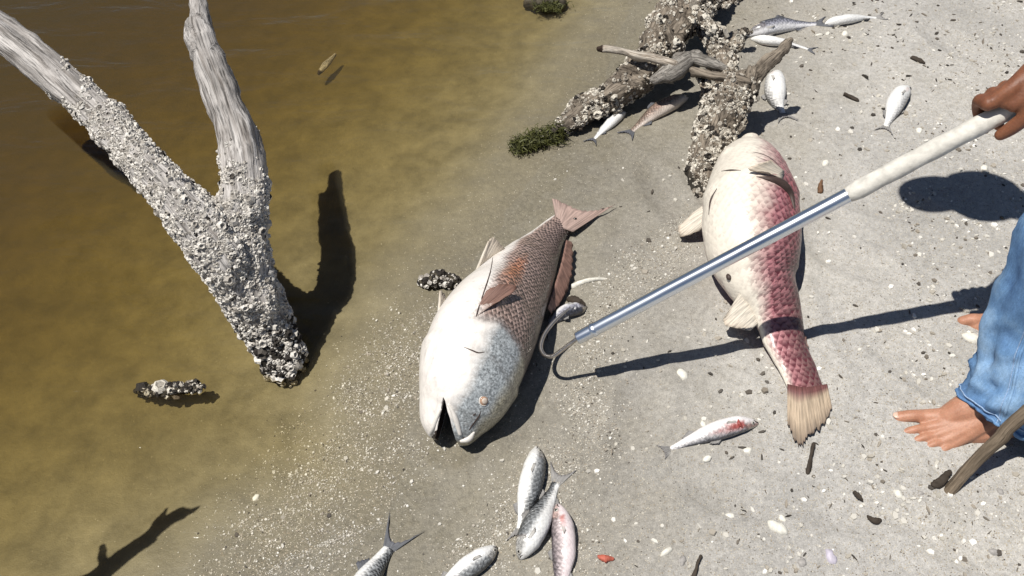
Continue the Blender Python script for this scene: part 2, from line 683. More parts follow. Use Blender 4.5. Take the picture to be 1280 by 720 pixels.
    gl_ = k.math('MULTIPLY', gl_, k.math('MULTIPLY', k.ramp(nf, [(0.35, 0.2), (0.6, 1.0)]), k.ramp(vv, [(lat[1], 1.0), (min(lat[2] + 0.03, 1.0), 0.0)])))
    col = k.mix(gl_, col, (0.10, 0.07, 0.06))
    col = k.mix(1.0, col, k.mix(amt, (1.0, 1.0, 1.0), k.ramp(sepc.outputs[0], [(0.0, 1 - 0.6 * cellvar), (1.0, 1 + 0.45 * cellvar)])), 'MULTIPLY')
    col = k.mix(e2, col, line)
    if streak:
        st = k.noise(k.scale(k.attr('fuv', 'Vector'), (9, 70, 1)), 1.0, 3, 0.6)
        am = k.math('MULTIPLY', k.ramp(st, [(0.48, 0.0), (0.66, 1.0)]), streak)
        am = k.math('MULTIPLY', am, k.ramp(vv, [(lat[0], 1.0), (lat[2], 0.0)]))
        col = k.mix(am, col, back)
    col = k.mix(k.math('MULTIPLY', k.ramp(nf, [(0.60, 0.0), (0.74, 1.0)]), 0.28), col, (0.16, 0.12, 0.10))
    h = k.math('ADD', k.math('MULTIPLY', k.math('MULTIPLY', edge, amt), -0.8), k.math('MULTIPLY', nf, 0.35))
    rg = k.ramp(n, [(0.3, rough - 0.08), (0.7, rough + 0.16)])
    return k.done(col, rg, k.bump(h, 0.9, 0.004), 0.5, Coat_Weight=0.30, Coat_Roughness=0.22)


def mat_fin(name, col, tip, rough=0.6, root=None):
    k = NT(name)
    sp = k.n('SeparateXYZ')
    k.set(sp.inputs[0], k.attr('finuv', 'Vector'))
    w = k.noise(k.scale(k.attr('finuv', 'Vector'), (26, 1.5, 1)), 1.0, 3, 0.6)
    c = k.ramp(sp.outputs[1], [(0.0, root or col), (0.12, root or col), (0.30, col), (0.6, col), (1.0, tip)])
    c = k.mix(1.0, c, k.ramp(w, [(0.32, 0.5), (0.6, 1.12)]), 'MULTIPLY')
    return k.done(c, rough, k.bump(w, 0.5, 0.003), 0.4)


def mat_denim():
    k = NT('blue_denim')
    p = k.attr('cloth', 'Vector')
    n = k.noise(k.pos(), 9, 5, 0.6)
    w = k.noise(k.scale(p, (900, 260, 1)), 1.0, 2, 0.6)
    w2 = k.noise(k.scale(p, (260, 60, 1)), 1.0, 3, 0.6)
    c = k.ramp(n, [(0.30, (0.07, 0.15, 0.32)), (0.5, (0.155, 0.29, 0.50)), (0.70, (0.34, 0.50, 0.69))])
    c = k.mix(1.0, c, k.ramp(w, [(0.3, 0.8), (0.7, 1.15)]), 'MULTIPLY')
    c = k.mix(1.0, c, k.ramp(w2, [(0.3, 0.84), (0.7, 1.12)]), 'MULTIPLY')
    h = k.math('ADD', w, k.math('MULTIPLY', w2, 1.0))
    return k.done(c, 0.9, k.bump(h, 0.5, 0.002), 0.15)


def mat_skin():
    k = NT('tanned_skin')
    p = k.pos()
    n = k.noise(p, 34, 4, 0.6)
    n2 = k.noise(p, 300, 3, 0.6)
    z = k.n('SeparateXYZ')
    k.set(z.inputs[0], p)
    foot = k.ramp(z.outputs[2], [(0.18, 1.0), (0.4, 0.0)])      # the feet are paler and pinker than the tanned hand
    c1 = k.ramp(n, [(0.3, (0.15, 0.055, 0.028)), (0.7, (0.25, 0.10, 0.05))])
    c2 = k.ramp(n, [(0.3, (0.38, 0.175, 0.105)), (0.7, (0.50, 0.255, 0.165))])
    c = k.mix(foot, c1, c2)
    c = k.mix(1.0, c, k.ramp(n2, [(0.3, 0.86), (0.7, 1.08)]), 'MULTIPLY')
    return k.done(c, 0.5, k.bump(n2, 0.35, 0.0015), 0.4, Subsurface_Weight=0.06)


def mat_metal():
    k = NT('brushed_aluminium')
    p = k.attr('grain', 'Vector')
    n = k.noise(k.scale(p, (60, 60, 4)), 1.0, 3, 0.6)
    c = k.ramp(n, [(0.3, (0.62, 0.66, 0.72)), (0.7, (0.80, 0.84, 0.90))])
    return k.done(c, k.ramp(n, [(0.3, 0.22), (0.7, 0.36)]), k.bump(n, 0.15, 0.001), 0.5, Metallic=1.0)


M = {}
M['ground'] = mat_ground()
M['water'] = mat_water()
M['bleached'] = mat_wood('bleached_wood', (0.62, 0.585, 0.555), (0.20, 0.175, 0.155), 0.13, 0.75, 1.3)
M['log'] = mat_wood('grey_brown_wood', (0.34, 0.285, 0.225), (0.07, 0.055, 0.042), 0.05, 0.75, 1.6)
M['stick'] = mat_wood('pale_stick_wood', (0.68, 0.61, 0.52), (0.24, 0.185, 0.135), None, 0.6, 2.6, 0.012)
M['chunk'] = mat_wood('weathered_grey_wood', (0.42, 0.39, 0.35), (0.10, 0.085, 0.072), None, 0.7, 2.2)
M['staff'] = mat_wood('tan_stick_wood', (0.25, 0.195, 0.14), (0.12, 0.09, 0.062), None, 0.35, 2.0)
M['twig'] = mat_plain('dark_twig', (0.05, 0.038, 0.028), 0.8)
M['barn'] = mat_barnacle('white_barnacle', (0.42, 0.38, 0.33), (0.75, 0.71, 0.65))
M['barn2'] = mat_barnacle('brown_white_barnacle', (0.20, 0.16, 0.12), (0.70, 0.65, 0.56))
M['chip'] = mat_chips()
M['algae'] = mat_plain('green_algae', (0.075, 0.078, 0.020), 0.6, 0.8, 60)
M['eye'] = mat_plain('fish_eye', (0.40, 0.25, 0.17), 0.15, 0.2, 200, 0)
M['eye_grey'] = mat_plain('grey_fish_eye', (0.42, 0.40, 0.36), 0.15, 0.2, 200, 0)
M['pupil'] = mat_plain('dark_pupil', (0.02, 0.018, 0.016), 0.1, 0.1, 50, 0)
M['cloudy'] = mat_plain('cloudy_pupil', (0.55, 0.47, 0.40), 0.12, 0.3, 200, 0)
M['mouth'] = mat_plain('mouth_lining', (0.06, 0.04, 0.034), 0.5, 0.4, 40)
M['lip'] = mat_plain('pale_lip', (0.70, 0.66, 0.61), 0.4, 0.2, 50)
M['red'] = mat_plain('gill_red', (0.33, 0.07, 0.06), 0.4, 0.5, 90)
M['grip'] = mat_plain('worn_white_grip', (0.64, 0.61, 0.55), 0.7, 0.28, 45, 0.5, 0.004)
M['metal'] = mat_metal()
M['steel'] = mat_plain('hook_steel', (0.50, 0.46, 0.42), 0.28, 0.3, 70, 0.2, 0.001, Metallic=0.9)
M['denim'] = mat_denim()
M['thread'] = mat_plain('denim_seam', (0.30, 0.42, 0.60), 0.9, 0.4, 300)
M['skin'] = mat_skin()
M['nail'] = mat_plain('toenail', (0.66, 0.46, 0.36), 0.3, 0.1, 80, 0)
M['shirt'] = mat_plain('grey_cotton', (0.24, 0.25, 0.27), 0.9, 0.2, 20)
M['hair'] = mat_plain('dark_hair', (0.03, 0.024, 0.02), 0.6, 0.4, 200)
M['shell'] = mat_plain('white_shell', (0.74, 0.71, 0.63), 0.5, 0.22, 160)
M['shell_grey'] = mat_plain('grey_shell', (0.34, 0.32, 0.30), 0.6, 0.35, 160)
M['shell_lilac'] = mat_plain('lilac_shell', (0.52, 0.48, 0.55), 0.5, 0.2, 120)
M['red_bit'] = mat_plain('red_scrap', (0.46, 0.12, 0.08), 0.6, 0.3, 120)
M['rust'] = mat_plain('brown_leaf', (0.16, 0.085, 0.045), 0.7, 0.4, 120)

M['redfish'] = mat_fish('silver_redfish_skin', (0.15, 0.11, 0.10), (0.42, 0.30, 0.255), (0.80, 0.75, 0.70), (0.285, 0.305, 0.315),
                        (0.52, 0.20, 0.09), (0.53, 0.50), 0.085, 0.8, (0.10, 0.54, 0.61), 0.0078, 0.95, head_s=0.30, belly_scales=0.02, rough=0.33, gill_k=0.7,
                        warm=(0.36, 0.33, 0.245), hlat=(0.43, 0.53), wob=0.16, warp=0.0045, cellvar=0.35, tail_shift=0.16)
M['pinkfish'] = mat_fish('pink_redfish_skin', (0.16, 0.085, 0.08), (0.44, 0.185, 0.20), (0.80, 0.735, 0.63), (0.62, 0.46, 0.37),
                         (0.40, 0.075, 0.10), (0.40, 0.44), 0.15, 0.75, (0.20, 0.58, 0.78), 0.0125, 1.0, (0.11, 0.02, 0.03), head_s=0.17, belly_scales=0.12, rough=0.4,
                         gill_k=0.3, warp=0.0075, cellvar=0.45, tail_shift=0.16)
M['mullet'] = mat_fish('silver_mullet_skin', (0.06, 0.065, 0.07), (0.36, 0.37, 0.375), (0.80, 0.79, 0.77), (0.34, 0.33, 0.31), None,
                       lat=(0.22, 0.46, 0.58), pitch=0.0065, scale_k=0.5, rough=0.28, head_s=0.22, streak=0.6)
M['mullet_white'] = mat_fish('white_bellied_fish_skin', (0.15, 0.15, 0.15), (0.60, 0.59, 0.58), (0.80, 0.79, 0.77), (0.60, 0.57, 0.54),
                             (0.60, 0.42, 0.36), (0.25, 0.55), 0.10, 0.5, (0.12, 0.32, 0.48), 0.007, 0.3, head_s=0.22, rough=0.3, streak=0.35)
M['mullet_pink'] = mat_fish('pink_grey_fish_skin', (0.13, 0.11, 0.12), (0.50, 0.42, 0.42), (0.76, 0.66, 0.66), (0.46, 0.33, 0.30),
                            (0.50, 0.17, 0.14), (0.17, 0.60), 0.13, 0.85, (0.22, 0.44, 0.60), 0.007, 0.45, head_s=0.2, rough=0.3, streak=0.4)
M['mullet_red'] = mat_fish('red_gilled_fish_skin', (0.09, 0.09, 0.11), (0.55, 0.53, 0.53), (0.80, 0.76, 0.75), (0.30, 0.19, 0.17),
                           (0.36, 0.07, 0.06), (0.24, 0.42), 0.22, 0.95, (0.16, 0.34, 0.52), 0.007, 0.3, head_s=0.2, rough=0.3)
M['mullet_brown'] = mat_fish('brown_fish_skin', (0.15, 0.11, 0.085), (0.36, 0.27, 0.22), (0.60, 0.52, 0.46), (0.20, 0.145, 0.11),
                             (0.40, 0.24, 0.20), (0.45, 0.45), 0.2, 0.5, (0.2, 0.5, 0.75), 0.007, 0.6, head_s=0.24, rough=0.4, streak=0.6)
M['mullet_dark'] = mat_fish('dark_backed_fish_skin', (0.045, 0.048, 0.065), (0.36, 0.36, 0.42), (0.74, 0.73, 0.74), (0.20, 0.19, 0.20), None,
                            lat=(0.25, 0.45, 0.62), pitch=0.008, scale_k=0.5, head_s=0.22, rough=0.3, streak=0.6)
M['fin_pale'] = mat_fin('pale_fin', (0.70, 0.63, 0.53), (0.58, 0.49, 0.39))
M['fin_yellow'] = mat_fin('yellowish_tail_fin', (0.46, 0.36, 0.26), (0.17, 0.125, 0.095), 0.6, (0.17, 0.07, 0.065))
M['fin_brown'] = mat_fin('red_brown_fin', (0.25, 0.145, 0.115), (0.20, 0.11, 0.085))
M['fin_tail'] = mat_fin('grey_pink_tail_fin', (0.40, 0.29, 0.25), (0.42, 0.30, 0.26))
M['fin_grey'] = mat_fin('grey_fin', (0.30, 0.29, 0.28), (0.20, 0.19, 0.19))
M['fin_silver'] = mat_fin('silver_fin', (0.56, 0.54, 0.51), (0.34, 0.32, 0.30))
M['fin_dark'] = mat_fin('dark_fin', (0.12, 0.125, 0.14), (0.10, 0.10, 0.12))

# ------------------------------------------------------------------ ground
GRIT_LINES = [
    ([(480, 652), (440, 664), (400, 682), (362, 700), (328, 724)], 0.007, 1.6),
    ([(496, 548), (512, 556), (534, 566)], 0.006, 1.2),  # (pixel polyline, half width in metres, strength): drifts of shell grit
    ([(860, 300), (800, 345), (750, 400), (720, 470), (745, 545), (690, 590), (640, 650), (600, 700)], 0.055, 1.0),
    ([(520, 440), (470, 500), (430, 560), (380, 620), (340, 700)], 0.10, 0.9),
    ([(700, 640), (720, 720)], 0.05, 0.8),
    ([(500, 560), (440, 650), (380, 720)], 0.06, 0.6),
    ([(930, 30), (1100, 60), (1250, 120)], 0.25, 0.5),
    ([(840, 640), (1000, 680), (1180, 700)], 0.20, 0.55),
]
GRIT_W = [(np.array([at(*q)[:2] for q in pl]), w, s) for pl, w, s in GRIT_LINES]


def grit_amount(P2, d):
    g = np.clip((d - 0.50) / 0.45, 0, 1) * 0.62 + 0.12
    g = np.where(d < 0, 0.10 * np.clip(1 + d / 0.35, 0.1, 1), g)
    for pl, w, s in GRIT_W:
        g = np.maximum(g, s * np.exp(-(seg_dist(P2, pl) / w) ** 2))
    return g


def axis(lo, hi, step, far):
    c = np.arange(lo, hi + 1e-6, step)
    g = step * np.cumsum(1.35 ** np.arange(1, 60))
    g = g[g < far]
    return np.concatenate([lo - g[::-1], c, hi + g])


xs, ys = axis(-2.1, 2.0, 0.013, 300), axis(0.1, 3.2, 0.013, 300)
GX, GY = np.meshgrid(xs, ys)
GP = np.column_stack([GX.ravel(), GY.ravel(), np.zeros(GX.size)])
gz, gd = ground_base(GP)
near = (np.abs(GP[:, 0]) < 2.6) & (GP[:, 1] < 4) & (GP[:, 1] > -0.5)
gn = np.zeros(len(GP))
gn[near] = gnoise(GP[near], gd[near])
GP[:, 2] = gz + gn
nx, ny = len(xs), len(ys)
ii = (np.arange(ny - 1)[:, None] * nx + np.arange(nx - 1)[None, :]).ravel()
GF = np.column_stack([ii, ii + 1, ii + 1 + nx, ii + nx])
gme = bpy.data.meshes.new('sand_ground')
gme.vertices.add(len(GP))
gme.vertices.foreach_set('co', GP.astype(np.float32).ravel())
gme.loops.add(GF.size)
gme.loops.foreach_set('vertex_index', GF.astype(np.int32).ravel())
gme.polygons.add(len(GF))
gme.polygons.foreach_set('loop_start', np.arange(0, GF.size, 4, dtype=np.int32))
gme.update(calc_edges=True)
gme.polygons.foreach_set('use_smooth', [True] * len(GF))
gme.materials.append(M['ground'])
damp = np.clip(1.0 - (gd - 0.03) / 0.72, 0.0, 1.0)
set_attrs(gme, {'damp': damp, 'silt': np.clip((-gd + 0.02) / 0.28, 0, 1), 'grit': grit_amount(GP[:, :2], gd)})
tag(link(bpy.data.objects.new('sand_ground', gme)), kind='structure')

# water: a closed body whose top lies at z = 0; the sand rises through it at the shore
x0, x1, y0, y1, zb = -290.0, 60.0, -290.0, 290.0, -2.4
WV = np.array([(x, y, z) for z in (zb, 0.0) for (x, y) in ((x0, y0), (x1, y0), (x1, y1), (x0, y1))])
WF = [(3, 2, 1, 0), (4, 5, 6, 7), (0, 1, 5, 4), (1, 2, 6, 5), (2, 3, 7, 6), (3, 0, 4, 7)]
tag(obj('water', WV, WF, M['water'], smooth=False), kind='structure')


# ------------------------------------------------------------------ wood and barnacles
def grain_attr(V, lines):
    best = np.full(len(V), 1e9)
    G = np.zeros((len(V), 3))
    off = 0.0
    for P in lines:
        P = catmull(P, 60)
        T, N, B = frames(P)
        L = np.concatenate([[0], np.cumsum(np.linalg.norm(np.diff(P, axis=0), axis=1))])
        d2 = ((V[:, None, :] - P[None]) ** 2).sum(2)
        i = d2.argmin(1)
        dd = d2[np.arange(len(V)), i]
        rel = V - P[i]
        g = np.column_stack([(rel * N[i]).sum(1), (rel * B[i]).sum(1), L[i] + (rel * T[i]).sum(1) + off])
        m = dd < best
        best[m] = dd[m]
        G[m] = g[m]
        off += 0.37
    return G


def roughen(V, F, amp, scale, G=None, stretch=0.15, seed=0.0):
    me = mesh_of('scratch', V, F)
    nr = np.empty(len(V) * 3, np.float32)
    me.vertices.foreach_get('normal', nr)
    nr = nr.reshape(-1, 3)
    bpy.data.meshes.remove(me)
    Q = V * scale if G is None else G * np.array([scale, scale, scale * stretch])
    d = np.array([noise.fractal(Vector((q[0] + seed, q[1] - seed, q[2])), 1.0, 2.0, 4) for q in Q])
    return V + nr * (d * amp)[:, None]


def barnacles(name, V, F, n, size, mat, parent, weight, tone=None, size_fn=None, label=None):
    P, N = sample_surface(V, F, n, weight)
    seg = 6
    vs, fs, tn, mo = [], [], [], []
    for i in range(n):
        r = size * rng.lognormal(0, 0.42)
        if size_fn:
            r *= size_fn(P[i])
        nn = N[i] + rng.normal(0, 0.30, 3)
        nn /= np.linalg.norm(nn)
        a = np.cross(nn, (0.3, 0.9, 0.2))
        a /= np.linalg.norm(a)
        b = np.cross(nn, a)
        h = r * rng.uniform(0.45, 0.95)
        ph = rng.random() * 6.28
        t = rng.random() if tone is None else tone(P[i])
        k0 = len(vs)
        for rr, zz in ((1.0, -0.12), (0.60, 1.0), (0.36, 0.55)):
            for j in range(seg):
                th = ph + 2 * math.pi * j / seg
                jr = rr * rng.uniform(0.85, 1.15)
                vs.append(P[i] + (a * math.cos(th) + b * math.sin(th)) * r * jr + nn * h * zz)
        for ring in (0, 1):
            for j in range(seg):
                k = (j + 1) % seg
                fs.append((k0 + ring * seg + j, k0 + ring * seg + k, k0 + (ring + 1) * seg + k, k0 + (ring + 1) * seg + j))
        fs.append(tuple(k0 + 2 * seg + j for j in range(seg)))
        tn += [t] * (3 * seg)
        mo += [0.0] * (2 * seg) + [0.6] * seg
    o = obj(name, vs, fs, mat, parent, smooth=False, attrs={'tone': tn, 'mouth': mo})
    return tag(o, label, kind='stuff')


def clumpy(scale, lo, hi, seed):
    def f(p):
        q = noise.fractal(Vector((p[0] * scale + seed, p[1] * scale, p[2] * scale)), 1, 2, 3)
        return min(max((q - lo) / (hi - lo), 0.0), 1.0)
    return f


def wood(name, lines, voxel, mat, parent, rough=(0.006, 26), smooth=3, seed=0.0, origin=None, fine=None):
    """lines: list of (points, radii in metres)"""
    parts = [tube(P, r, 40, 18, rough=0.20, seed=seed + 3 * i) for i, (P, r) in enumerate(lines)]
    V, F = remesh(parts, voxel, smooth)
    G = grain_attr(V, [P for P, r in lines])
    V = roughen(V, F, rough[0], rough[1], G, 0.16, seed)
    if fine:
        V = roughen(V, F, fine[0], fine[1], None, 1, seed + 5)
    return obj(name, V, F, mat, parent, attrs={'grain': G}, origin=origin), V, F


def px_line(pts):
    """(px, py, h, half width in px) -> points, radii"""
    P = np.array([at(a, b, h) for a, b, h, w in pts])
    return P, np.array([px_m(p, q[3]) for p, q in zip(P, pts)])


# --- the forked snag standing in the shallows
stem = px_line([(364, 476, -0.06, 22), (354, 448, 0.0, 27), (333, 405, 0.07, 31), (305, 352, 0.17, 38), (268, 300, 0.27, 39), (215, 240, 0.34, 29),
                (150, 172, 0.38, 25), (88, 112, 0.41, 23), (20, 55, 0.44, 22.5), (-60, 0, 0.47, 22), (-140, -60, 0.50, 18)])
limb = px_line([(318, 370, 0.15, 30), (302, 290, 0.26, 32), (307, 240, 0.32, 28), (297, 180, 0.36, 25), (278, 120, 0.41, 22), (258, 66, 0.46, 20),
                (247, 34, 0.49, 18)])
spike = px_line([(252, 60, 0.465, 14), (249, 20, 0.50, 14), (246, -8, 0.52, 11)])
knob = px_line([(262, 70, 0.455, 18), (240, 46, 0.48, 11)])
base = stem[0][1] * np.array([1, 1, 0])
snag = empty('dead_tree_trunk', base, 'forked bleached dead trunk crusted with white barnacles, standing in the brown water', 'tree')
_, SV, SF = wood('trunk', [stem, limb, spike, knob], 0.006, M['bleached'], snag, (0.007, 30), 3, 1.0, fine=(0.004, 18))


def proj(C):
    C = np.atleast_2d(C)
    dp = C[:, 1] * _c + (CAM_H - C[:, 2]) * _s
    up = C[:, 1] * _s - (CAM_H - C[:, 2]) * _c
    return 640 + FPX * C[:, 0] / dp, 360 - FPX * up / dp


def snag_w(C):
    """barnacles everywhere below the old tide mark; both limbs run out into bare wood"""
    X, Y = proj(C)
    out = np.ones(len(C))
    for i, c in enumerate(C):
        cl = noise.fractal(Vector(c * 22), 1, 2, 3)
        if X[i] > 215 and Y[i] < 110:
            t = 0.0
        elif X[i] > 236 and Y[i] < 300:
            t = np.clip((Y[i] - 200 + 75 * cl) / 45, 0, 1)
        elif c[2] > 0.30:
            u = X[i] + 0.9 * (Y[i] - 112)          # grows towards the fork and the underside
            t = np.clip((u - 66 + 110 * cl) / 80, 0.0, 1)
        else:
            t = 1.0
        out[i] = t * np.clip(0.85 + 1.3 * noise.fractal(Vector(c * 34), 1, 2, 2), 0.10, 1.6)
    return out


def snag_tone(p):
    dark = np.clip((0.12 - p[2]) / 0.10, 0, 1) * 0.6 + 0.02
    dark = dark * (0.6 + 1.2 * max(0, noise.fractal(Vector(p * 26), 1, 2, 2) + 0.3))
    return rng.uniform(0, 0.12) if rng.random() < dark * 0.8 else rng.uniform(0.2, 1.0)


barnacles('barnacles', SV, SF, 13000, 0.0030, M['barn'], snag, snag_w, snag_tone, lambda p: 1.0 + 0.4 * np.clip((0.12 - p[2]) / 0.12, 0, 1))

# --- fallen barnacled log at the top, its tip in the water
log_l = px_line([(905, -60, 0.10, 34), (862, -8, 0.12, 30), (838, 38, 0.115, 27), (810, 80, 0.09, 21), (776, 114, 0.06, 20), (738, 134, 0.04, 17),
                 (712, 149, 0.026, 14), (692, 165, 0.012, 9), (672, 178, 0.0, 6)])
log_b = px_line([(845, 26, 0.12, 21), (880, 10, 0.16, 15), (915, -20, 0.19, 10)])
log_c = px_line([(905, 8, 0.17, 4), (930, -6, 0.2, 3)])
log_d = px_line([(846, 58, 0.14, 9), (838, 40, 0.18, 6), (832, 26, 0.2, 2.5)])
log_e = px_line([(800, 96, 0.09, 8), (782, 88, 0.11, 5), (770, 86, 0.115, 2)])
log_root = empty('driftwood_log', log_l[0][4] * np.array([1, 1, 0]), 'thick barnacled log fallen across the shore with its tip in the water', 'log')
_, LV, LF = wood('trunk', [log_l, log_b, log_c, log_d, log_e], 0.006, M['log'], log_root, (0.007, 22), 2, 4.0, fine=(0.013, 20))
barnacles('barnacles', LV, LF, 8500, 0.0036, M['barn2'], log_root,
          lambda C: np.array([np.clip(0.45 + 2.4 * noise.fractal(Vector(c * 16), 1, 2, 3), 0.1, 1.5) for c in C]),
          lambda p: rng.uniform(0, 0.12) if rng.random() < (0.45 if noise.fractal(Vector(p * 20), 1, 2, 2) > 0.25 else 0.07) else rng.uniform(0.12, 1))

# algae hanging off the tip
tip = at(672, 179, 0.0)
av, af = [], []
for i in range(2600):
    u = rng.random()
    c = at(642 + 62 * u + rng.normal(0, 4), 187 - 17 * u + rng.normal(0, 5.0), 0.0)
    c[2] = 0.006 + abs(rng.normal(0, 0.010)) * (0.6 + u)
    d = rng.normal(0, 1, 3) * np.array([1, 1, 0.5])
    d /= np.linalg.norm(d)
    e = np.cross(d, rng.normal(0, 1, 3))
    e /= np.linalg.norm(e)
    l, w = rng.uniform(0.004, 0.011), rng.uniform(0.0006, 0.0018)
    k = len(av)
    av += [c - d * l - e * w, c - d * l + e * w, c + d * l + e * w * 0.4, c + d * l - e * w * 0.4]
    af.append((k, k + 1, k + 2, k + 3))
tag(obj('algae', av, af, M['algae'], log_root, smooth=False), kind='stuff')

# --- standing root to its right, arm reaching up to the right
root_a = px_line([(876, 252, -0.02, 19), (880, 225, 0.015, 21), (888, 190, 0.05, 23), (898, 155, 0.085, 26), (912, 128, 0.11, 27), (930, 108, 0.135, 19),
                  (945, 93, 0.165, 13), (958, 80, 0.19, 9), (974, 66, 0.22, 7), (989, 51, 0.245, 4)])
root_b = px_line([(910, 130, 0.10, 18), (908, 100, 0.12, 15), (902, 70, 0.13, 15), (890, 45, 0.13, 12), (874, 22, 0.12, 11), (866, 0, 0.10, 10)])
root_c = px_line([(905, 135, 0.10, 9), (888, 118, 0.08, 5), (878, 100, 0.07, 4)])
root_d = px_line([(918, 60, 0.13, 9), (926, 42, 0.15, 6), (940, 40, 0.155, 3)])
root_e = px_line([(925, 112, 0.14, 5), (934, 95, 0.17, 3), (937, 82, 0.19, 2)])
root_g = px_line([(905, 62, 0.14, 8), (896, 44, 0.17, 7), (880, 26, 0.19, 5), (868, 12, 0.2, 2.5)])
root_h = px_line([(922, 120, 0.13, 6), (916, 104, 0.16, 4), (912, 90, 0.18, 1.6)])
root_f = px_line([(892, 150, 0.08, 8), (884, 125, 0.07, 6), (876, 105, 0.08, 4)])
rt = empty('driftwood_root', root_a[0][1] * np.array([1, 1, 0]), 'knotted barnacled root with a dark bare arm pointing up right, behind the pink fish', 'root')
_, RV, RF = wood('trunk', [root_a, root_b, root_c, root_d, root_e, root_f, root_g, root_h], 0.005, M['log'], rt, (0.006, 24), 2, 9.0, fine=(0.010, 24))
arm_tip = root_a[0][-1]


def root_w(C):
    t = np.clip((np.linalg.norm(C - arm_tip, axis=1) - 0.11) / 0.06, 0.02, 1)
    return t * np.array([np.clip(0.5 + 2.2 * noise.fractal(Vector(c * 20), 1, 2, 3), 0.15, 1.5) for c in C])


barnacles('barnacles', RV, RF, 7000, 0.0036, M['barn2'], rt, root_w,
          lambda p: rng.uniform(0, 0.12) if rng.random() < 0.13 else rng.uniform(0.14, 1))


def stick(name, label, cat, pts, mat, group=None, voxel=0.003, rough=(0.003, 40), seed=0.0):
    lines = [px_line(p) for p in (pts if isinstance(pts[0], list) else [pts])]
    parts = [tube(P, r, 26, 12, rough=0.22, seed=seed + 2 * i) for i, (P, r) in enumerate(lines)]
    if len(parts) > 1:
        V, F = remesh(parts, voxel, 2)
    else:
        V, F = parts[0]
    G = grain_attr(V, [P for P, r in lines])
    V = roughen(V, F, rough[0], rough[1], G, 0.2, seed)
    o = obj(name, V, F, mat, None, attrs={'grain': G}, origin=lines[0][0][0])
    return tag(o, label, cat, group)


stick('driftwood_stick', 'long pale stick with a dark broken end lying across the barnacled log', 'stick',
      [(749, 62, 0.14, 3.4), (756, 62, 0.14, 4.8), (780, 65, 0.145, 4.8), (795, 70, 0.15, 6.2), (815, 72, 0.15, 5.8), (842, 80, 0.15, 6.4)], M['stick'], seed=1, rough=(0.004, 50))
stick('driftwood_chunk', 'dark grey split chunk of wood wedged between the log and the root', 'wood',
      [(818, 100, 0.115, 6), (835, 92, 0.125, 12), (852, 82, 0.135, 13), (872, 70, 0.14, 7)], M['chunk'], seed=2, rough=(0.006, 30))
stick('driftwood_stick', 'grey stick bridging from the split chunk to the knotted root', 'stick',
      [(846, 72, 0.14, 6), (868, 74, 0.145, 8), (890, 80, 0.15, 7), (905, 86, 0.15, 5)], M['chunk'], seed=3)
stick('driftwood_stick', 'knobbly brown branchlet lying against the knotted root below the bridging stick', 'stick',
      [(868, 90, 0.14, 6), (890, 95, 0.155, 5), (915, 98, 0.165, 5), (935, 102, 0.165, 4)], M['log'], seed=4, rough=(0.006, 60))
stick('driftwood_twig', 'thin curved pale twig hanging under the split chunk', 'twig',
      [(800, 92, 0.10, 1.6), (812, 99, 0.10, 1.8), (826, 102, 0.105, 1.6), (842, 104, 0.11, 1.2)], M['stick'], seed=5)

# --- barnacled stub in the water, oyster clump on the water's edge, weed clump far off
def clump(name, label, cat, spine, n, size, mat_core, mat_b, tone_lo, seed):
    P, r = px_line(spine)
    V, F = remesh([tube(P, r, 20, 14, rough=0.5, seed=seed)], 0.0045, 2)
    G = grain_attr(V, [P])
    V = roughen(V, F, 0.009, 26, None, 1, seed)
    e = empty(name, P[len(P) // 2] * np.array([1, 1, 0]), label, cat)
    obj('core', V, F, mat_core, e, attrs={'grain': G})
    barnacles('barnacles', V, F, n, size, mat_b, e, lambda C: np.clip((C[:, 2] + 0.02) / 0.03, 0.05, 1),
              lambda p: rng.uniform(0, 0.11) if rng.random() < tone_lo else rng.uniform(0.15, 1))
    return e


M['wetrock'] = mat_wood('wet_dark_wood', (0.10, 0.085, 0.06), (0.035, 0.03, 0.022), None, 0.5)
clump('barnacled_stub', 'small dark barnacled stub breaking the brown water left of the trunk base', 'stump',
      [(172, 490, -0.035, 5), (205, 488, -0.006, 6), (228, 485, 0.000, 6), (247, 483, 0.003, 7), (257, 484, 0.0, 4)], 300, 0.0034, M['wetrock'], M['barn2'], 0.62, 21)
clump('oyster_clump', 'small dark clump of oyster shells at the water edge beside the redfish', 'oysters',
      [(530, 353, 0.0, 7), (543, 350, 0.014, 11), (556, 352, 0.012, 9), (570, 354, 0.004, 6)], 230, 0.0040, M['wetrock'], M['barn'], 0.55, 33)
e = empty('weed_clump', at(690, 4, -0.01), 'dark and green weedy clump in the shallows at the top edge', 'weed')
V, F = tube(*px_line([(664, 4, -0.015, 8), (680, 4, -0.004, 10), (700, 6, -0.006, 9)]), 20, 14, rough=0.6, seed=3)
G = grain_attr(V, [px_line([(664, 4, 0, 8), (700, 6, 0, 8)])[0]])
obj('core', roughen(V, F, 0.008, 30, None, 1, 2.0), F, M['wetrock'], e, attrs={'grain': G})
av, af = [], []
for i in range(700):
    c = at(688 + rng.normal(0, 9), 6 + rng.normal(0, 4), 0.004 + 0.008 * rng.random())
    d = rng.normal(0, 1, 3) * np.array([1, 1, 0.4]); d /= np.linalg.norm(d)
    f_ = np.cross(d, rng.normal(0, 1, 3)); f_ /= np.linalg.norm(f_)
    l, w = rng.uniform(0.004, 0.011), rng.uniform(0.0006, 0.0018)
    k = len(av)
    av += [c - d * l - f_ * w, c - d * l + f_ * w, c + d * l + f_ * w * .4, c + d * l - f_ * w * .4]
    af.append((k, k + 1, k + 2, k + 3))
tag(obj('algae', av, af, M['algae'], e, smooth=False), kind='stuff')
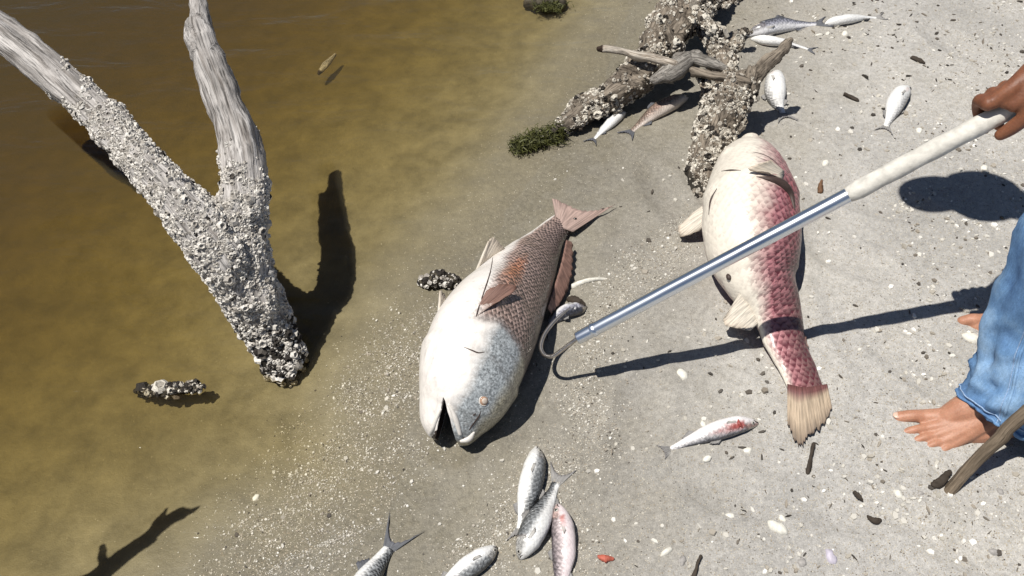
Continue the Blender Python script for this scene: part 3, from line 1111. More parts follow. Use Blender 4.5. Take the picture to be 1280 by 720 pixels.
stick('pale_splinter', 'small pale splinter sunk in the open brown water beyond the trunk', 'splinter',
      [(399, 92, -0.040, 2.0), (407, 81, -0.038, 4.0), (419, 68, -0.037, 2.0)], M['stick'], seed=6)

# --- a bare branch past the left edge, whose shadow reaches into the near left corner
bl = [np.array(p) for p in ((-1.42, 0.30, -0.16), (-1.28, 0.40, 0.18), (-1.08, 0.51, 0.42), (-0.955, 0.575, 0.52), (-0.855, 0.70, 0.60))]
V, F = remesh([tube(bl, [0.050, 0.044, 0.030, 0.019, 0.010], 60, 14, rough=0.5, seed=8)] + [tube([bl[3] + (bl[4] - bl[3]) * q, bl[3] + (bl[4] - bl[3]) * q + np.array(v)], [0.011, 0.004], 10, 8, rough=0.3, seed=q)
            for q, v in ((0.3, (0.05, 0.03, 0.02)), (0.62, (0.004, 0.055, 0.03)), (0.86, (0.035, 0.02, 0.05)), (0.1, (-0.02, 0.05, 0.0)))], 0.004, 1)
G = grain_attr(V, [bl])
tag(obj('dead_branch', roughen(V, F, 0.008, 40, G, 0.3, 3.0), F, M['bleached'], None, attrs={'grain': G}, origin=bl[0]),
    'bare dead branch standing in the water past the near left corner', 'branch')


# ------------------------------------------------------------------ fish
def fin(name, base, tip, mat, parent, rays=16, m=7, thick=0.0016, fray=0.06, wave=0.0012, bow=0.0, up=(0, 0, 1)):
    """membrane between a base curve and a tip curve (lists of points), with raised rays and a ragged edge"""
    b = catmull(base, rays)
    t = catmull(tip, rays)
    n = np.cross(b[-1] - b[0] + (t[-1] - t[0]) * 0.5, t.mean(0) - b.mean(0))
    n /= np.linalg.norm(n) + 1e-12
    top, bot, uv = [], [], []
    for j in range(rays):
        fr = 1 - fray * rng.random() * 1.6
        for i in range(m):
            q = i / (m - 1)
            p = b[j] + (t[j] - b[j]) * q * (fr if i == m - 1 else 1)
            p = p + np.asarray(up) * bow * math.sin(math.pi * q * 0.9)
            rp = wave * (1 if j % 2 else -1) * (0.4 + q) + 0.002 * q * noise.noise(Vector((j * 0.4, q * 2, b[0][0] * 9)))
            th = thick * (1 - 0.55 * q)
            top.append(p + n * (rp + th / 2))
            bot.append(p + n * (rp - th / 2))
            uv.append((j / (rays - 1), q, 0))
    V = np.array(top + bot)
    k = rays * m
    F = []
    for j in range(rays - 1):
        for i in range(m - 1):
            a, b_, c, d = j * m + i, j * m + i + 1, (j + 1) * m + i + 1, (j + 1) * m + i
            F.append((a, b_, c, d))
            F.append((a + k, d + k, c + k, b_ + k))
    loop = [j * m for j in range(rays)] + [(rays - 1) * m + i for i in range(1, m)] + [j * m + m - 1 for j in range(rays - 2, -1, -1)] + \
        [i for i in range(m - 2, 0, -1)]
    for a, b_ in zip(loop, loop[1:] + loop[:1]):
        F.append((a, b_, b_ + k, a + k))
    return obj(name, V, F, mat, parent, attrs={'finuv': np.array(uv + uv)})


class Fish:
    """a fish lofted along a spine laid over the picture; half heights (dorsal) in px, half widths as a ratio"""

    def __init__(self, spine, prof, ratio, roll, side, n=70, lift=0.0, sink=0.004):
        self.n = n
        t = np.linspace(0, 1, n)
        sp = np.array(spine, float)
        seg = np.concatenate([[0], np.cumsum(np.linalg.norm(np.diff(sp, axis=0), axis=1))])
        seg /= seg[-1]
        c = catmull(np.column_stack([sp, np.zeros(len(sp))]), 400)[:, :2]
        cl = np.concatenate([[0], np.cumsum(np.linalg.norm(np.diff(c, axis=0), axis=1))])
        cl /= cl[-1]
        px = np.column_stack([np.interp(t, cl, c[:, 0]), np.interp(t, cl, c[:, 1])])
        pr = np.array(prof, float)
        from_ = lambda col: np.interp(t, *self.smooth_prof(pr[:, 0], pr[:, col]))
        hb = from_(1)
        ra = np.interp(t, np.linspace(0, 1, len(ratio)), ratio)
        rl = np.radians(np.interp(t, np.linspace(0, 1, len(roll)), roll))
        z = np.full(n, 0.02)
        self.gz = np.array([ground_z(*at(a, b, 0.01)[:2]) for a, b in px[::6]])
        gz_ = np.interp(t, t[::6], self.gz)
        for _ in range(4):
            P = np.array([at(a, b, zz) for (a, b), zz in zip(px, z)])
            b = np.array([px_m(p, h) for p, h in zip(P, hb)])
            a = b * ra
            T = np.gradient(P, axis=0)
            T /= np.linalg.norm(T, axis=1)[:, None]
            S = np.cross(T, [0, 0, 1.0]) * side
            S /= np.linalg.norm(S, axis=1)[:, None]
            D = np.cos(rl)[:, None] * S + np.sin(rl)[:, None] * np.array([0, 0, 1.0])
            D -= T * (D * T).sum(1)[:, None]
            D /= np.linalg.norm(D, axis=1)[:, None]
            L = np.cross(T, D)
            sup = np.sqrt((b * D[:, 2]) ** 2 + (a * L[:, 2]) ** 2)
            z = gz_ + sup - sink + lift
            k = np.ones(9) / 9
            z = np.convolve(np.pad(z, 4, mode='edge'), k, 'valid')
        self.P, self.T, self.D, self.L, self.a, self.b, self.t = P, T, D, L, a, b, t
        self.len = np.concatenate([[0], np.cumsum(np.linalg.norm(np.diff(P, axis=0), axis=1))])
        self.up = 1 if L[n // 2][2] > 0 else -1            # which flank is up

    @staticmethod
    def smooth_prof(x, y):
        q = catmull(np.column_stack([x, y, y]), 120)
        return q[:, 0], np.maximum(q[:, 1], 0.3)

    def pt(self, s, d, l, out=1.0):
        """point at s; d dorsal, l lateral in units of the half sizes (l > 0 is the upper flank)"""
        i = np.clip(s, 0, 1) * (self.n - 1)
        j = min(int(i), self.n - 2)
        f = i - j
        g = lambda A: A[j] * (1 - f) + A[j + 1] * f
        return g(self.P) + g(self.D) * g(self.b) * d * out + g(self.L) * self.up * g(self.a) * l * out

    def on(self, s, ang, out=1.0):
        """surface point; ang degrees from the dorsal edge over the upper flank to the belly"""
        return self.pt(s, math.cos(R(ang)), math.sin(R(ang)), out)

    def normal(self, s, ang):
        v = self.on(s, ang, 1.1) - self.on(s, ang, 0.9)
        return v / np.linalg.norm(v)

    def loft(self, seg=36, op=None, bulge=None):
        V, F = [], []
        for i in range(self.n):
            for j in range(seg):
                th = 2 * math.pi * j / seg
                c, s = math.cos(th), math.sin(th)
                c2 = math.copysign(abs(c) ** 0.92, c)
                s2 = math.copysign(abs(s) ** 0.92, s)
                k = 1.0
                if op:
                    e = op - 0.035 * c - 0.02
                    x = (self.t[i] - e) / 0.03
                    k += 0.055 * math.exp(-max(0, -x) * 0.55) * (1 if x < 0 else math.exp(-x * x * 3))
                if bulge:
                    k += bulge(self.t[i], th)
                V.append(self.P[i] + self.D[i] * self.b[i] * c2 * k + self.L[i] * self.a[i] * s2 * k)
        for i in range(self.n - 1):
            for j in range(seg):
                q = (j + 1) % seg
                F.append((i * seg + j, i * seg + q, (i + 1) * seg + q, (i + 1) * seg + j))
        F.append(tuple(range(seg))[::-1])
        F.append(tuple((self.n - 1) * seg + j for j in range(seg)))
        return np.array(V), F

    def attrs(self, V):
        d2 = ((V[:, None, :] - self.P[None]) ** 2).sum(2)
        i = d2.argmin(1)
        rel = V - self.P[i]
        c = (rel * self.D[i]).sum(1)
        l = (rel * self.L[i]).sum(1)
        along = (rel * self.T[i]).sum(1)
        ang = np.arctan2(np.abs(l) / self.a[i], c / self.b[i])     # 0 dorsal .. pi belly
        s = (self.len[i] + along) / self.len[-1]
        rm = (self.a[i] + self.b[i]) / 2
        ref = np.maximum(rm, 0.45 * (self.a + self.b).max() / 2)
        return {'fuv': np.column_stack([s, ang / math.pi, np.sign(l)]),
                'sca': np.column_stack([s * self.len[-1], ang * ref, np.zeros(len(V))])}


MULLET = [(0, 0.12), (0.035, 0.34), (0.10, 0.60), (0.22, 0.88), (0.40, 1.0), (0.58, 0.88), (0.76, 0.58), (0.91, 0.36), (1.0, 0.33)]
MRATIO = [1.0, 0.95, 0.85, 0.78, 0.7, 0.55, 0.38]


def small_fish(label, spine, half, mat, fin_mat, side=1, roll=(20, 10, 0), tail=None, fork=0.55, tail_len=0.2, group='small dead fish on the shore',
               eye=True, lift=0.0, mouth=False, pect=True, anal=True, tail_spread=1.25, prof=MULLET, name='dead_fish', dark_eye=False, gill=False, eye_ang=78):
    f = Fish(spine, [(a, b * half * 0.90) for a, b in prof], MRATIO, roll, side, n=44, lift=lift)
    mid = f.P[20]
    e = empty(name, (mid[0], mid[1], ground_z(mid[0], mid[1])), label, 'fish', group)
    V, F = f.loft(24, op=0.23)
    V = V + np.array([noise.fractal(Vector(v * 25), 1, 2, 2) for v in V])[:, None] * 0.0012
    obj('body', V, F, mat, e, attrs=f.attrs(V))
    Lm = f.len[-1]
    # tail
    P, T, D, b = f.P[-1], f.T[-1], f.D[-1], f.b[-1]
    D = D * np.array([1, 1, 0.15])
    D /= np.linalg.norm(D)
    Th = T * np.array([1, 1, 0.0])
    Th /= np.linalg.norm(Th)
    tl = Lm * tail_len
    sp = tl * tail_spread * 0.55
    g = np.array([0, 0, 1.0])
    base = [P + D * b * 0.95 - Th * 0.004, P - Th * 0.004, P - D * b * 0.95 - Th * 0.004]
    tips = [P + D * sp + Th * tl, P + D * sp * 0.45 + Th * tl * (1 - fork * 0.75), P + Th * tl * (1 - fork), P - D * sp * 0.45 + Th * tl * (1 - fork * 0.75),
            P - D * sp + Th * tl]
    for q in tips:
        q[2] = ground_z(q[0], q[1]) + 0.004
    fin('tail_fin', base, tips, fin_mat, e, 17, 6, fray=0.05)
    # pectoral, dorsal, anal
    if pect:
        p0, p1 = f.on(0.255, 96, 0.99), f.on(0.262, 112, 0.99)
        n = f.normal(0.28, 104)
        q0, q1 = f.on(0.37, 104, 1.0) + n * 0.0035, f.on(0.34, 116, 1.0) + n * 0.003
        fin('pectoral_fin', [p0, p1], [q0, q0 * 0.7 + q1 * 0.3 + (q0 - p0) * 0.05, q1], M['fin_silver'], e, 9, 5, thick=0.001, wave=0.0006)
    p0, p1 = f.on(0.44, 2, 0.96), f.on(0.56, 2, 0.96)
    fin('dorsal_fin', [p0, p1], [f.on(0.50, 6, 1.42), f.on(0.57, 6, 1.3), f.on(0.60, 5, 1.12)], fin_mat, e, 9, 5, thick=0.0012)
    if anal:
        p0, p1 = f.on(0.68, 178, 0.95), f.on(0.80, 178, 0.95)
        fin('anal_fin', [p0, p1], [f.on(0.74, 174, 1.75), f.on(0.80, 174, 1.5), f.on(0.84, 175, 1.2)], fin_mat, e, 9, 5, thick=0.0012)
    if eye:
        n = f.normal(0.095, eye_ang)
        c = f.on(0.095, eye_ang, 0.97)
        r = f.b.max() * 0.20
        a = np.cross(n, f.T[4]); a /= np.linalg.norm(a)
        bb = np.cross(n, a)
        V, F = ellipsoid(c, (r, r, r * 0.55), 12, 8, np.array([a, bb, n]))
        eo = obj('eye', V, F, M['pupil'] if dark_eye else M['eye_grey'], e)
        if not dark_eye:
            V, F = ellipsoid(c + n * r * 0.36, (r * 0.55, r * 0.55, r * 0.28), 10, 6, np.array([a, bb, n]))
            obj('pupil', V, F, M['pupil'], eo)
    # mouth line
    V, F = tube([f.on(0.015, 100, 1.0), f.on(0.04, 98, 1.0), f.on(0.07, 112, 1.0)], [0.0008, 0.0012, 0.0006], 8, 6)
    obj('mouth', V, F, M['mouth'], e)
    if gill:
        V, F = tube([f.on(0.215, 55, 1.0), f.on(0.245, 85, 1.02), f.on(0.235, 120, 1.0)], [0.0015, 0.004, 0.0015], 12, 8)
        obj('gill', V, F, M['red'], e)
    return e, f


# ---- big redfish, nose towards the camera, belly to the left
FR = Fish([(561, 552), (567, 526), (580, 492), (597, 445), (624, 388), (657, 335), (686, 296), (704, 276)],
          [(0, 25), (0.04, 36), (0.12, 49), (0.22, 59), (0.36, 63), (0.50, 60), (0.64, 50), (0.78, 37), (0.90, 22), (1.0, 15)],
          [0.85, 0.92, 0.95, 0.95, 0.9, 0.8, 0.65, 0.5], [-4, -10, -15, -13, -8, -2, 0], 1, n=90)


def belly_bulge(t, th):
    c = math.cos(th)
    b = 0.08 * max(0, -c) * math.exp(-((t - 0.36) / 0.17) ** 2)
    v = abs(th if th < math.pi else 2 * math.pi - th) / math.pi          # the swollen belly wall ends in a lip over the flank
    e = 0.47 + 0.10 * math.exp(-((t - 0.36) / 0.06) ** 2)
    w = 1 / (1 + math.exp(-(v - e) / 0.012))
    return b + 0.15 * w * math.exp(-((t - 0.50) / 0.115) ** 4) * math.exp(-max(0, v - e) / 0.35)


RW = 0.0042
body_parts = [FR.loft(44, op=0.31, bulge=belly_bulge)]
# jaws: thick lips beyond the rounded snout
up_ = FR.up
lips = []
w_in = FR.pt(0.155, 0.0, 0)
gape = []
A0, A1 = [], []
i0 = 0
Tm, Dm, Lm_ = FR.T[4], FR.D[4], FR.L[4] * up_
zl = FR.P[6][2] + 0.030
apex = at(558, 500, zl)
front_u = at(578, 585, zl)
front_l = at(531, 585, zl)
hw = 0.12
GVt = np.array([apex + Lm_ * hw, front_u + Lm_ * hw, front_l + Lm_ * hw, apex - Lm_ * hw, front_u - Lm_ * hw, front_l - Lm_ * hw])
GFt = [(0, 1, 2), (5, 4, 3), (0, 3, 4, 1), (1, 4, 5, 2), (2, 5, 3, 0)]
nn_ = np.cross(GVt[1] - GVt[0], GVt[2] - GVt[0])
if nn_ @ Lm_ < 0:
    GFt = [f[::-1] for f in GFt]
thr_c = FR.pt(0.095, -0.20, 0.05)
thr_ax = (0.040, 0.032, 0.030)
throat = ellipsoid(thr_c, (0.062, FR.b[8] * 0.34, FR.a[8] * 0.72), 20, 14, np.array([Tm, Dm, Lm_]))
red = empty('redfish', FR.P[40] * np.array([1, 1, 0]), 'large silver dead redfish with gaping mouth, lying with its nose towards the camera', 'fish',)
gullet = remesh([(GVt, GFt), throat], 0.0031, 1)          # one clean cutter for gape and throat
V, F = remesh(body_parts + lips, RW, 3, [gullet])
if len(V) < 5000:
    V, F = remesh(body_parts + lips, RW, 3, [(GVt, GFt)])
V = V + np.array([noise.fractal(Vector(v * 14), 1, 2, 3) for v in V])[:, None] * 0.002
bo = obj('body', V, F, [M['redfish'], M['mouth']], red, attrs=FR.attrs(V))
rel = (np.array([np.mean(V[list(f)], axis=0) for f in F]) - thr_c)
inn = ((rel @ Tm) / 0.066) ** 2 + ((rel @ Dm) / (FR.b[8] * 0.38)) ** 2 + ((rel @ Lm_) / (FR.a[8] * 0.76)) ** 2 < 1.02
bo.data.polygons.foreach_set('material_index', inn.astype(np.int32))
# tail
tb = FR.P[-1]
fin('tail_fin', [gat(695, 274, 0.022), gat(702, 284, 0.03), gat(716, 290, 0.02)],
    [gat(690, 246, 0.045), gat(706, 254, 0.03), gat(724, 262, 0.02), gat(746, 262, 0.02), gat(770, 255, 0.012)], M['fin_tail'], red, 26, 9, 0.003, 0.05)
fin('dorsal_fin', [gat(708, 300, 0.05), gat(700, 335, 0.05), gat(684, 385, 0.045)], [gat(716, 302, 0.03), gat(716, 340, 0.02), gat(706, 372, 0.015), gat(690, 394, 0.02)],
    M['fin_brown'], red, 24, 7, 0.002, 0.14)
# pectoral fin standing off the upper flank, pelvic fins and anal fin on the belly side
RVb, RFb = V, F
RT = BVHTree.FromPolygons([tuple(v) for v in V], F)


def surf(tree, px, py, lift=0.0, dz=0.0):
    h = tree.ray_cast(Vector((0, 0, CAM_H)), Vector(ray(px, py)).normalized())
    return np.array(h[0]) + np.array(h[1]) * lift + np.array([0, 0, dz])


fin('pectoral_fin', [surf(RT, 593, 397, -0.002), surf(RT, 598, 382, -0.002)],
    [surf(RT, 616, 383, 0.012), surf(RT, 638, 368, 0.024), surf(RT, 628, 364, 0.024), surf(RT, 608, 369, 0.014)], M['fin_brown'], red, 14, 7, 0.002, 0.05)
fin('pelvic_fin', [FR.on(0.34, 158, 0.98), FR.on(0.37, 165, 0.98)], [at(551, 360, 0.15), at(556, 366, 0.145), at(562, 378, 0.13)], M['fin_pale'], red, 10, 6, 0.004)
fin('pelvic_fin', [FR.on(0.30, 200, 0.95), FR.on(0.34, 200, 0.95)], [at(526, 415, 0.06), at(528, 422, 0.055), at(538, 430, 0.05)], M['fin_pale'], red, 10, 6, 0.004)
fin('anal_fin', [FR.on(0.63, 170, 0.97), FR.on(0.70, 172, 0.97)], [at(612, 298, 0.135), at(616, 296, 0.135), at(626, 304, 0.12), at(633, 312, 0.10)], M['fin_pale'], red, 10, 6, 0.004)
# eye
c = surf(RT, 605, 501, -0.0015)
n = FR.normal(0.185, 60)
a = np.cross(n, FR.T[12]); a /= np.linalg.norm(a)
bb = np.cross(n, a)
V, F = ellipsoid(c, (0.0095, 0.0095, 0.005), 20, 10, np.array([a, bb, n]))
eo = obj('eye', V, F, M['eye'], red)
V, F = ellipsoid(c + n * 0.0042, (0.0060, 0.0060, 0.0028), 14, 8, np.array([a, bb, n]))
obj('pupil', V, F, M['cloudy'], eo)
V, F = tube([c + n * 0.0008 + (a * math.cos(q) + bb * math.sin(q)) * 0.0097 for q in np.linspace(0, 2 * math.pi, 25)], [0.0011] * 25, 48, 8)
obj('eye_rim', V, F, M['lip'], eo)

def on_surface(V, F, pts, rad, lift=0.0):
    t = BVHTree.FromPolygons([tuple(v) for v in V], F)
    out = []
    for a, b in pts:
        h = t.ray_cast(Vector((0, 0, CAM_H)), Vector(ray(a, b)).normalized())
        if h[0] is not None:
            out.append(np.array(h[0]) + np.array(h[1]) * lift)
    return tube(out, rad, 16, 8)


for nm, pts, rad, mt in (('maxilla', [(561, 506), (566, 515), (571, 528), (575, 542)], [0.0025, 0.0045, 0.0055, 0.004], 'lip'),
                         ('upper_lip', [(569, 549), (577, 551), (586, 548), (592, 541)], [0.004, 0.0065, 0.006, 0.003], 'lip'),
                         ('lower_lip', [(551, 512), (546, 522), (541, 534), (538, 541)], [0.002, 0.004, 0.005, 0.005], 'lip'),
                         ('belly_shadow_line', [(616, 322), (613, 340), (606, 362), (598, 386), (595, 396)], [0.0007, 0.0014, 0.0015, 0.0016, 0.0008], 'mouth'),  # dark tube in place of the thin shadow along the belly lip
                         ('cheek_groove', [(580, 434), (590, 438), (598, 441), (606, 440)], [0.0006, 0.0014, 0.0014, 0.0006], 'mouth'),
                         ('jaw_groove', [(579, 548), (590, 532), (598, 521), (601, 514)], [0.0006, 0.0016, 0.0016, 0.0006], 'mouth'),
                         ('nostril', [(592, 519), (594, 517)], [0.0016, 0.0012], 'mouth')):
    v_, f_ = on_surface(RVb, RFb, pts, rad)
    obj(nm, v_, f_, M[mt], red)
v_, f_ = ellipsoid(gat(719, 274, 0.026), (0.005, 0.004, 0.004), 10, 6)
obj('tail_spot', v_, f_, M['pupil'], red)

# ---- the pink redfish, belly up, nose away from the camera
FP = Fish([(938, 181), (938, 205), (940, 250), (941, 300), (949, 345), (963, 374), (973, 400), (982, 430), (997, 460), (1009, 490)],
          [(0, 10), (0.03, 21), (0.06, 32), (0.10, 43), (0.18, 53), (0.30, 60), (0.42, 59.5), (0.51, 53), (0.61, 42), (0.70, 33), (0.80, 28), (0.91, 24), (1.0, 24)],
          [0.9, 0.95, 0.95, 0.9, 0.82, 0.7, 0.55, 0.4, 0.28], [-50, -46, -42, -36, -28, -18, -8, -2], -1, n=90)
pink = empty('redfish', FP.P[45] * np.array([1, 1, 0]), 'large pink scaled dead redfish lying belly up with its tail towards the camera', 'fish')
jaw = [ellipsoid(FP.pt(0.045, -0.55, 0.35), (0.026, 0.040, 0.028), 18, 12, np.array([FP.D[4], FP.T[4], FP.L[4]])),
       ellipsoid(FP.pt(0.13, -0.10, 0.62), (0.040, 0.048, 0.034), 18, 12, np.array([FP.D[10], FP.T[10], FP.L[10]])),
       ellipsoid(FP.pt(0.13, -0.68, -0.10), (0.034, 0.052, 0.034), 18, 12, np.array([FP.D[10], FP.T[10], FP.L[10]]))]
V, F = remesh(jaw + [FP.loft(44, op=0.24, bulge=lambda t, th: 0.06 * max(0, -math.cos(th)) * math.exp(-((t - 0.34) / 0.17) ** 2))], 0.0038, 2)
V = V + np.array([noise.fractal(Vector(v * 14), 1, 2, 3) for v in V])[:, None] * 0.002
obj('body', V, F, M['pinkfish'], pink, attrs=FP.attrs(V))
fin('tail_fin', [gat(984, 480, 0.026), gat(1007, 484, 0.036), gat(1034, 480, 0.024)],
    [gat(984, 532, 0.012), gat(999, 560, 0.008), gat(1014, 545, 0.012), gat(1030, 534, 0.012), gat(1041, 512, 0.008)], M['fin_yellow'], pink, 44, 10, 0.0014, 0.075)
fin('pectoral_fin', [at(886, 252, 0.10), at(888, 276, 0.09)], [at(862, 270, 0.06), at(845, 286, 0.035), at(850, 298, 0.03), at(872, 290, 0.05)], M['fin_pale'], pink, 14, 7, 0.004)
fin('dorsal_fin', [FP.on(0.40, -4, 0.97), FP.on(0.62, -4, 0.97), FP.on(0.80, -3, 0.97)], [FP.on(0.44, -4, 1.12), FP.on(0.63, -4, 1.16), FP.on(0.83, -3, 1.15)],
    M['fin_brown'], pink, 20, 5, 0.002, 0.1)
PT_ = BVHTree.FromPolygons([tuple(v) for v in verts_of(pink.children[0].data) + np.array(pink.location)], [tuple(p.vertices) for p in pink.children[0].data.polygons])
V, F = ellipsoid(surf(PT_, 911, 346, 0.0), (0.006, 0.009, 0.006), 12, 8)
obj('vent', V, F, M['mouth'], pink)

pm = [o for o in pink.children if o.name.startswith('body')][0]
PV = verts_of(pm.data) + np.array(pink.location)
PF = [tuple(p.vertices) for p in pm.data.polygons]
PT = BVHTree.FromPolygons([tuple(v) for v in PV], PF)
fin('pectoral_fin', [surf(PT, 978, 216, 0.004), surf(PT, 978, 224, -0.001)],
    [surf(PT, 956, 211, 0.026), surf(PT, 940, 214, 0.022), surf(PT, 936, 219, 0.016), surf(PT, 956, 220, 0.014)], M['fin_pale'], pink, 12, 7, 0.005)
fin('anal_fin', [surf(PT, 924, 366, -0.004), surf(PT, 938, 384, -0.004), surf(PT, 947, 404, -0.004)],
    [surf(PT, 926, 366, 0) * 0.25 + at(903, 400, 0.065) * 0.75, at(903, 405, 0.062), at(919, 411, 0.062), at(938, 414, 0.055)], M['fin_pale'], pink, 16, 7, 0.004, 0.05)
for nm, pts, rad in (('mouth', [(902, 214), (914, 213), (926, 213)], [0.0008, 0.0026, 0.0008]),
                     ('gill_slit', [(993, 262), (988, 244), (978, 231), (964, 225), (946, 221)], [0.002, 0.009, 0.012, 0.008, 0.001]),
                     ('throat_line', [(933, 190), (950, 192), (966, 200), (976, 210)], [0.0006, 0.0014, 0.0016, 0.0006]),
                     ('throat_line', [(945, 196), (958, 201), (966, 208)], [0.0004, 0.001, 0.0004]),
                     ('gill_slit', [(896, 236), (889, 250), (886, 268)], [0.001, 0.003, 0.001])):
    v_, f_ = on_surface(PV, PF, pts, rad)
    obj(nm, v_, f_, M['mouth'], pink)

# ---- small fish
small_fish('white bellied fish with its head up, leftmost of three in front of the redfish', [(671, 559), (668, 585), (661, 615), (654, 645), (650, 662)], 17,
           M['mullet'], M['fin_grey'], side=-1, roll=(-20, -16, -8, 0), tail_len=0.17)
small_fish('silver fish with its head down, middle of the three fish in front of the redfish', [(650, 699), (658, 680), (672, 652), (687, 622), (695, 604)], 19,
           M['mullet'], M['fin_grey'], side=-1, roll=(-6, -6, 0), tail_len=0.24, lift=0.0)
small_fish('pinkish fish with its head up, rightmost of the three fish in front of the redfish', [(697, 630), (702, 655), (705, 690), (701, 725), (697, 752)], 17,
           M['mullet_pink'], M['fin_grey'], side=1, roll=(-18, -18, -8, 0), gill=False)
small_fish('silver fish half out of view at the bottom edge, dark head to the upper right', [(621, 684), (606, 695), (585, 710), (560, 728), (540, 742)], 16,
           M['mullet'], M['fin_grey'], side=-1, roll=(-20, -20, -10, 0))
small_fish('grey fish cut off by the bottom edge, only its forked tail end in view', [(424, 800), (440, 765), (458, 728), (474, 703), (486, 686)], 24,
           M['mullet'], M['fin_dark'], side=1, roll=(0, 0, 0), tail_len=0.36, fork=0.78, tail_spread=1.15,
           prof=[(0, .1), (.05, .45), (.2, .9), (.4, 1.0), (.65, .8), (.85, .5), (1.0, .34)])
small_fish('white fish with a torn red gill, lying alone below the pole shadow', [(948, 529), (930, 530), (900, 537), (865, 550), (838, 562)], 13.5,
           M['mullet_red'], M['fin_grey'], side=-1, roll=(-18, -14, 0), tail_len=0.13, gill=True, fork=0.3)
small_fish('small pale fish with a dark eye, alone on dry shell sand near the hand', [(1136, 110), (1128, 116), (1120, 128), (1113, 146), (1108, 158)], 13,
           M['mullet_white'], M['fin_grey'], side=-1, roll=(-34, -36, -20, 0), tail_len=0.2, dark_eye=True)
small_fish('white fish with its tail to the right, topmost fish on the sand', [(1030, 31), (1042, 27), (1060, 24), (1082, 22), (1096, 22)], 8.5,
           M['mullet_white'], M['fin_grey'], side=-1, roll=(-50, -40, -20, 0), tail_len=0.16)
small_fish('dark backed fish lying behind the root arm, above a white one', [(933, 45), (948, 38), (972, 32), (1000, 31), (1020, 30)], 11.5,
           M['mullet_dark'], M['fin_dark'], side=-1, roll=(34, 30, 10), tail_len=0.2)
small_fish('white belly-up fish lying just under the dark backed one behind the root', [(938, 49), (952, 50), (975, 53), (997, 58), (1010, 62)], 8,
           M['mullet_white'], M['fin_dark'], side=-1, roll=(-60, -50, -25, 0), tail_len=0.15)
small_fish('swollen cream fish beside the dark root arm, tail pointing to the camera', [(974, 91), (969, 100), (969, 115), (972, 130), (978, 142)], 15,
           M['mullet_white'], M['fin_grey'], side=1, roll=(-50, -40, -20, 0), tail_len=0.22, fork=0.5)
small_fish('small white fish on the wet sand, closer to the water beside the log', [(782, 141), (772, 146), (758, 158), (748, 168), (743, 174)], 8,
           M['mullet_white'], M['fin_dark'], side=1, roll=(-20, -20, -10, 0), tail_len=0.2)
small_fish('brown pinkish fish between the log and the knotted root', [(860, 122), (846, 126), (822, 138), (800, 155), (790, 164)], 11.5,
           M['mullet_brown'], M['fin_dark'], side=1, roll=(10, 10, 0), tail_len=0.17)
# the little fish tucked under the redfish's back
e, f = small_fish('small grey fish tucked under the back of the silver redfish, beside the hook', [(733, 384), (724, 386), (708, 389), (694, 400), (684, 414)], 10.5,
                  M['mullet_dark'], M['fin_grey'], side=-1, roll=(15, 10, 0), tail_len=0.2)
stick('pale_rib', 'pale curved rib bone on the grit right of the redfish back', 'bone',
      [(716, 358, 0.012, 3.2), (730, 352, 0.016, 3.0), (745, 349, 0.014, 2.4), (760, 349, 0.006, 1.4)], M['shell'], seed=12, rough=(0.0005, 40))

# ------------------------------------------------------------------ the gaff
G0, G1 = at(735, 416, 0.164), at(1237, 150, 0.585)
gdir = (G1 - G0) / np.linalg.norm(G1 - G0)


def on_pole(px):
    lo, hi = 0.0, 1.4
    for _ in range(40):
        m = (lo + hi) / 2
        p = G0 + (G1 - G0) * m
        x = 640 + FPX * p[0] / depth_of(p)
        lo, hi = (m, hi) if x < px else (lo, m)
    return G0 + (G1 - G0) * lo


gaff = empty('gaff', G0, 'long aluminium gaff with a steel hook and white grip held by the person', 'gaff')
J = on_pole(1072)
END = G1 + gdir * 0.16
V, F = tube([G0 + gdir * 0.004, G0 + gdir * 0.02, J], [0.0105, 0.0132, 0.0135], 40, 24)
obj('shaft', V, F, M['metal'], gaff, attrs={'grain': grain_attr(V, [[G0, J]])})
gp = np.linspace(0, 1, 30)
gr = [0.0152 if t < 0.03 else 0.0170 + 0.0006 * math.sin(t * 37) + 0.0004 * math.sin(t * 91) for t in gp]
V, F = tube(np.array([J - gdir * 0.012 + (END - J + gdir * 0.012) * t for t in gp]), gr, 30, 22, resample=False)
obj('grip', V, F, M['grip'], gaff)
V, F = tube([G0 - gdir * 0.012, G0 + gdir * 0.012], [0.0075, 0.0145], 8, 20)
obj('end_cap', V, F, M['metal'], gaff, attrs={'grain': grain_attr(V, [[G0, J]])})
hook = [G0 - gdir * 0.005, at(718, 426, 0.146), at(703, 437, 0.122), at(691, 445, 0.105), at(681, 444, 0.098), at(676, 434, 0.098), at(680, 419, 0.102),
        at(690, 405, 0.107), at(702, 393, 0.113), at(712, 385, 0.118)]
V, F = tube(hook, [0.0042] * 8 + [0.0034, 0.0012], 60, 12)
obj('hook', V, F, M['steel'], gaff)

# ------------------------------------------------------------------ the person
person = empty('person', (1.08, 1.05, 0.0), 'barefoot person in blue jeans at the right edge, gripping the gaff', 'person')
body = []


def limb_(pts, rad, n=16, seg=14, squash=None):
    body.append(tube(pts, rad, n, seg, squash=squash))


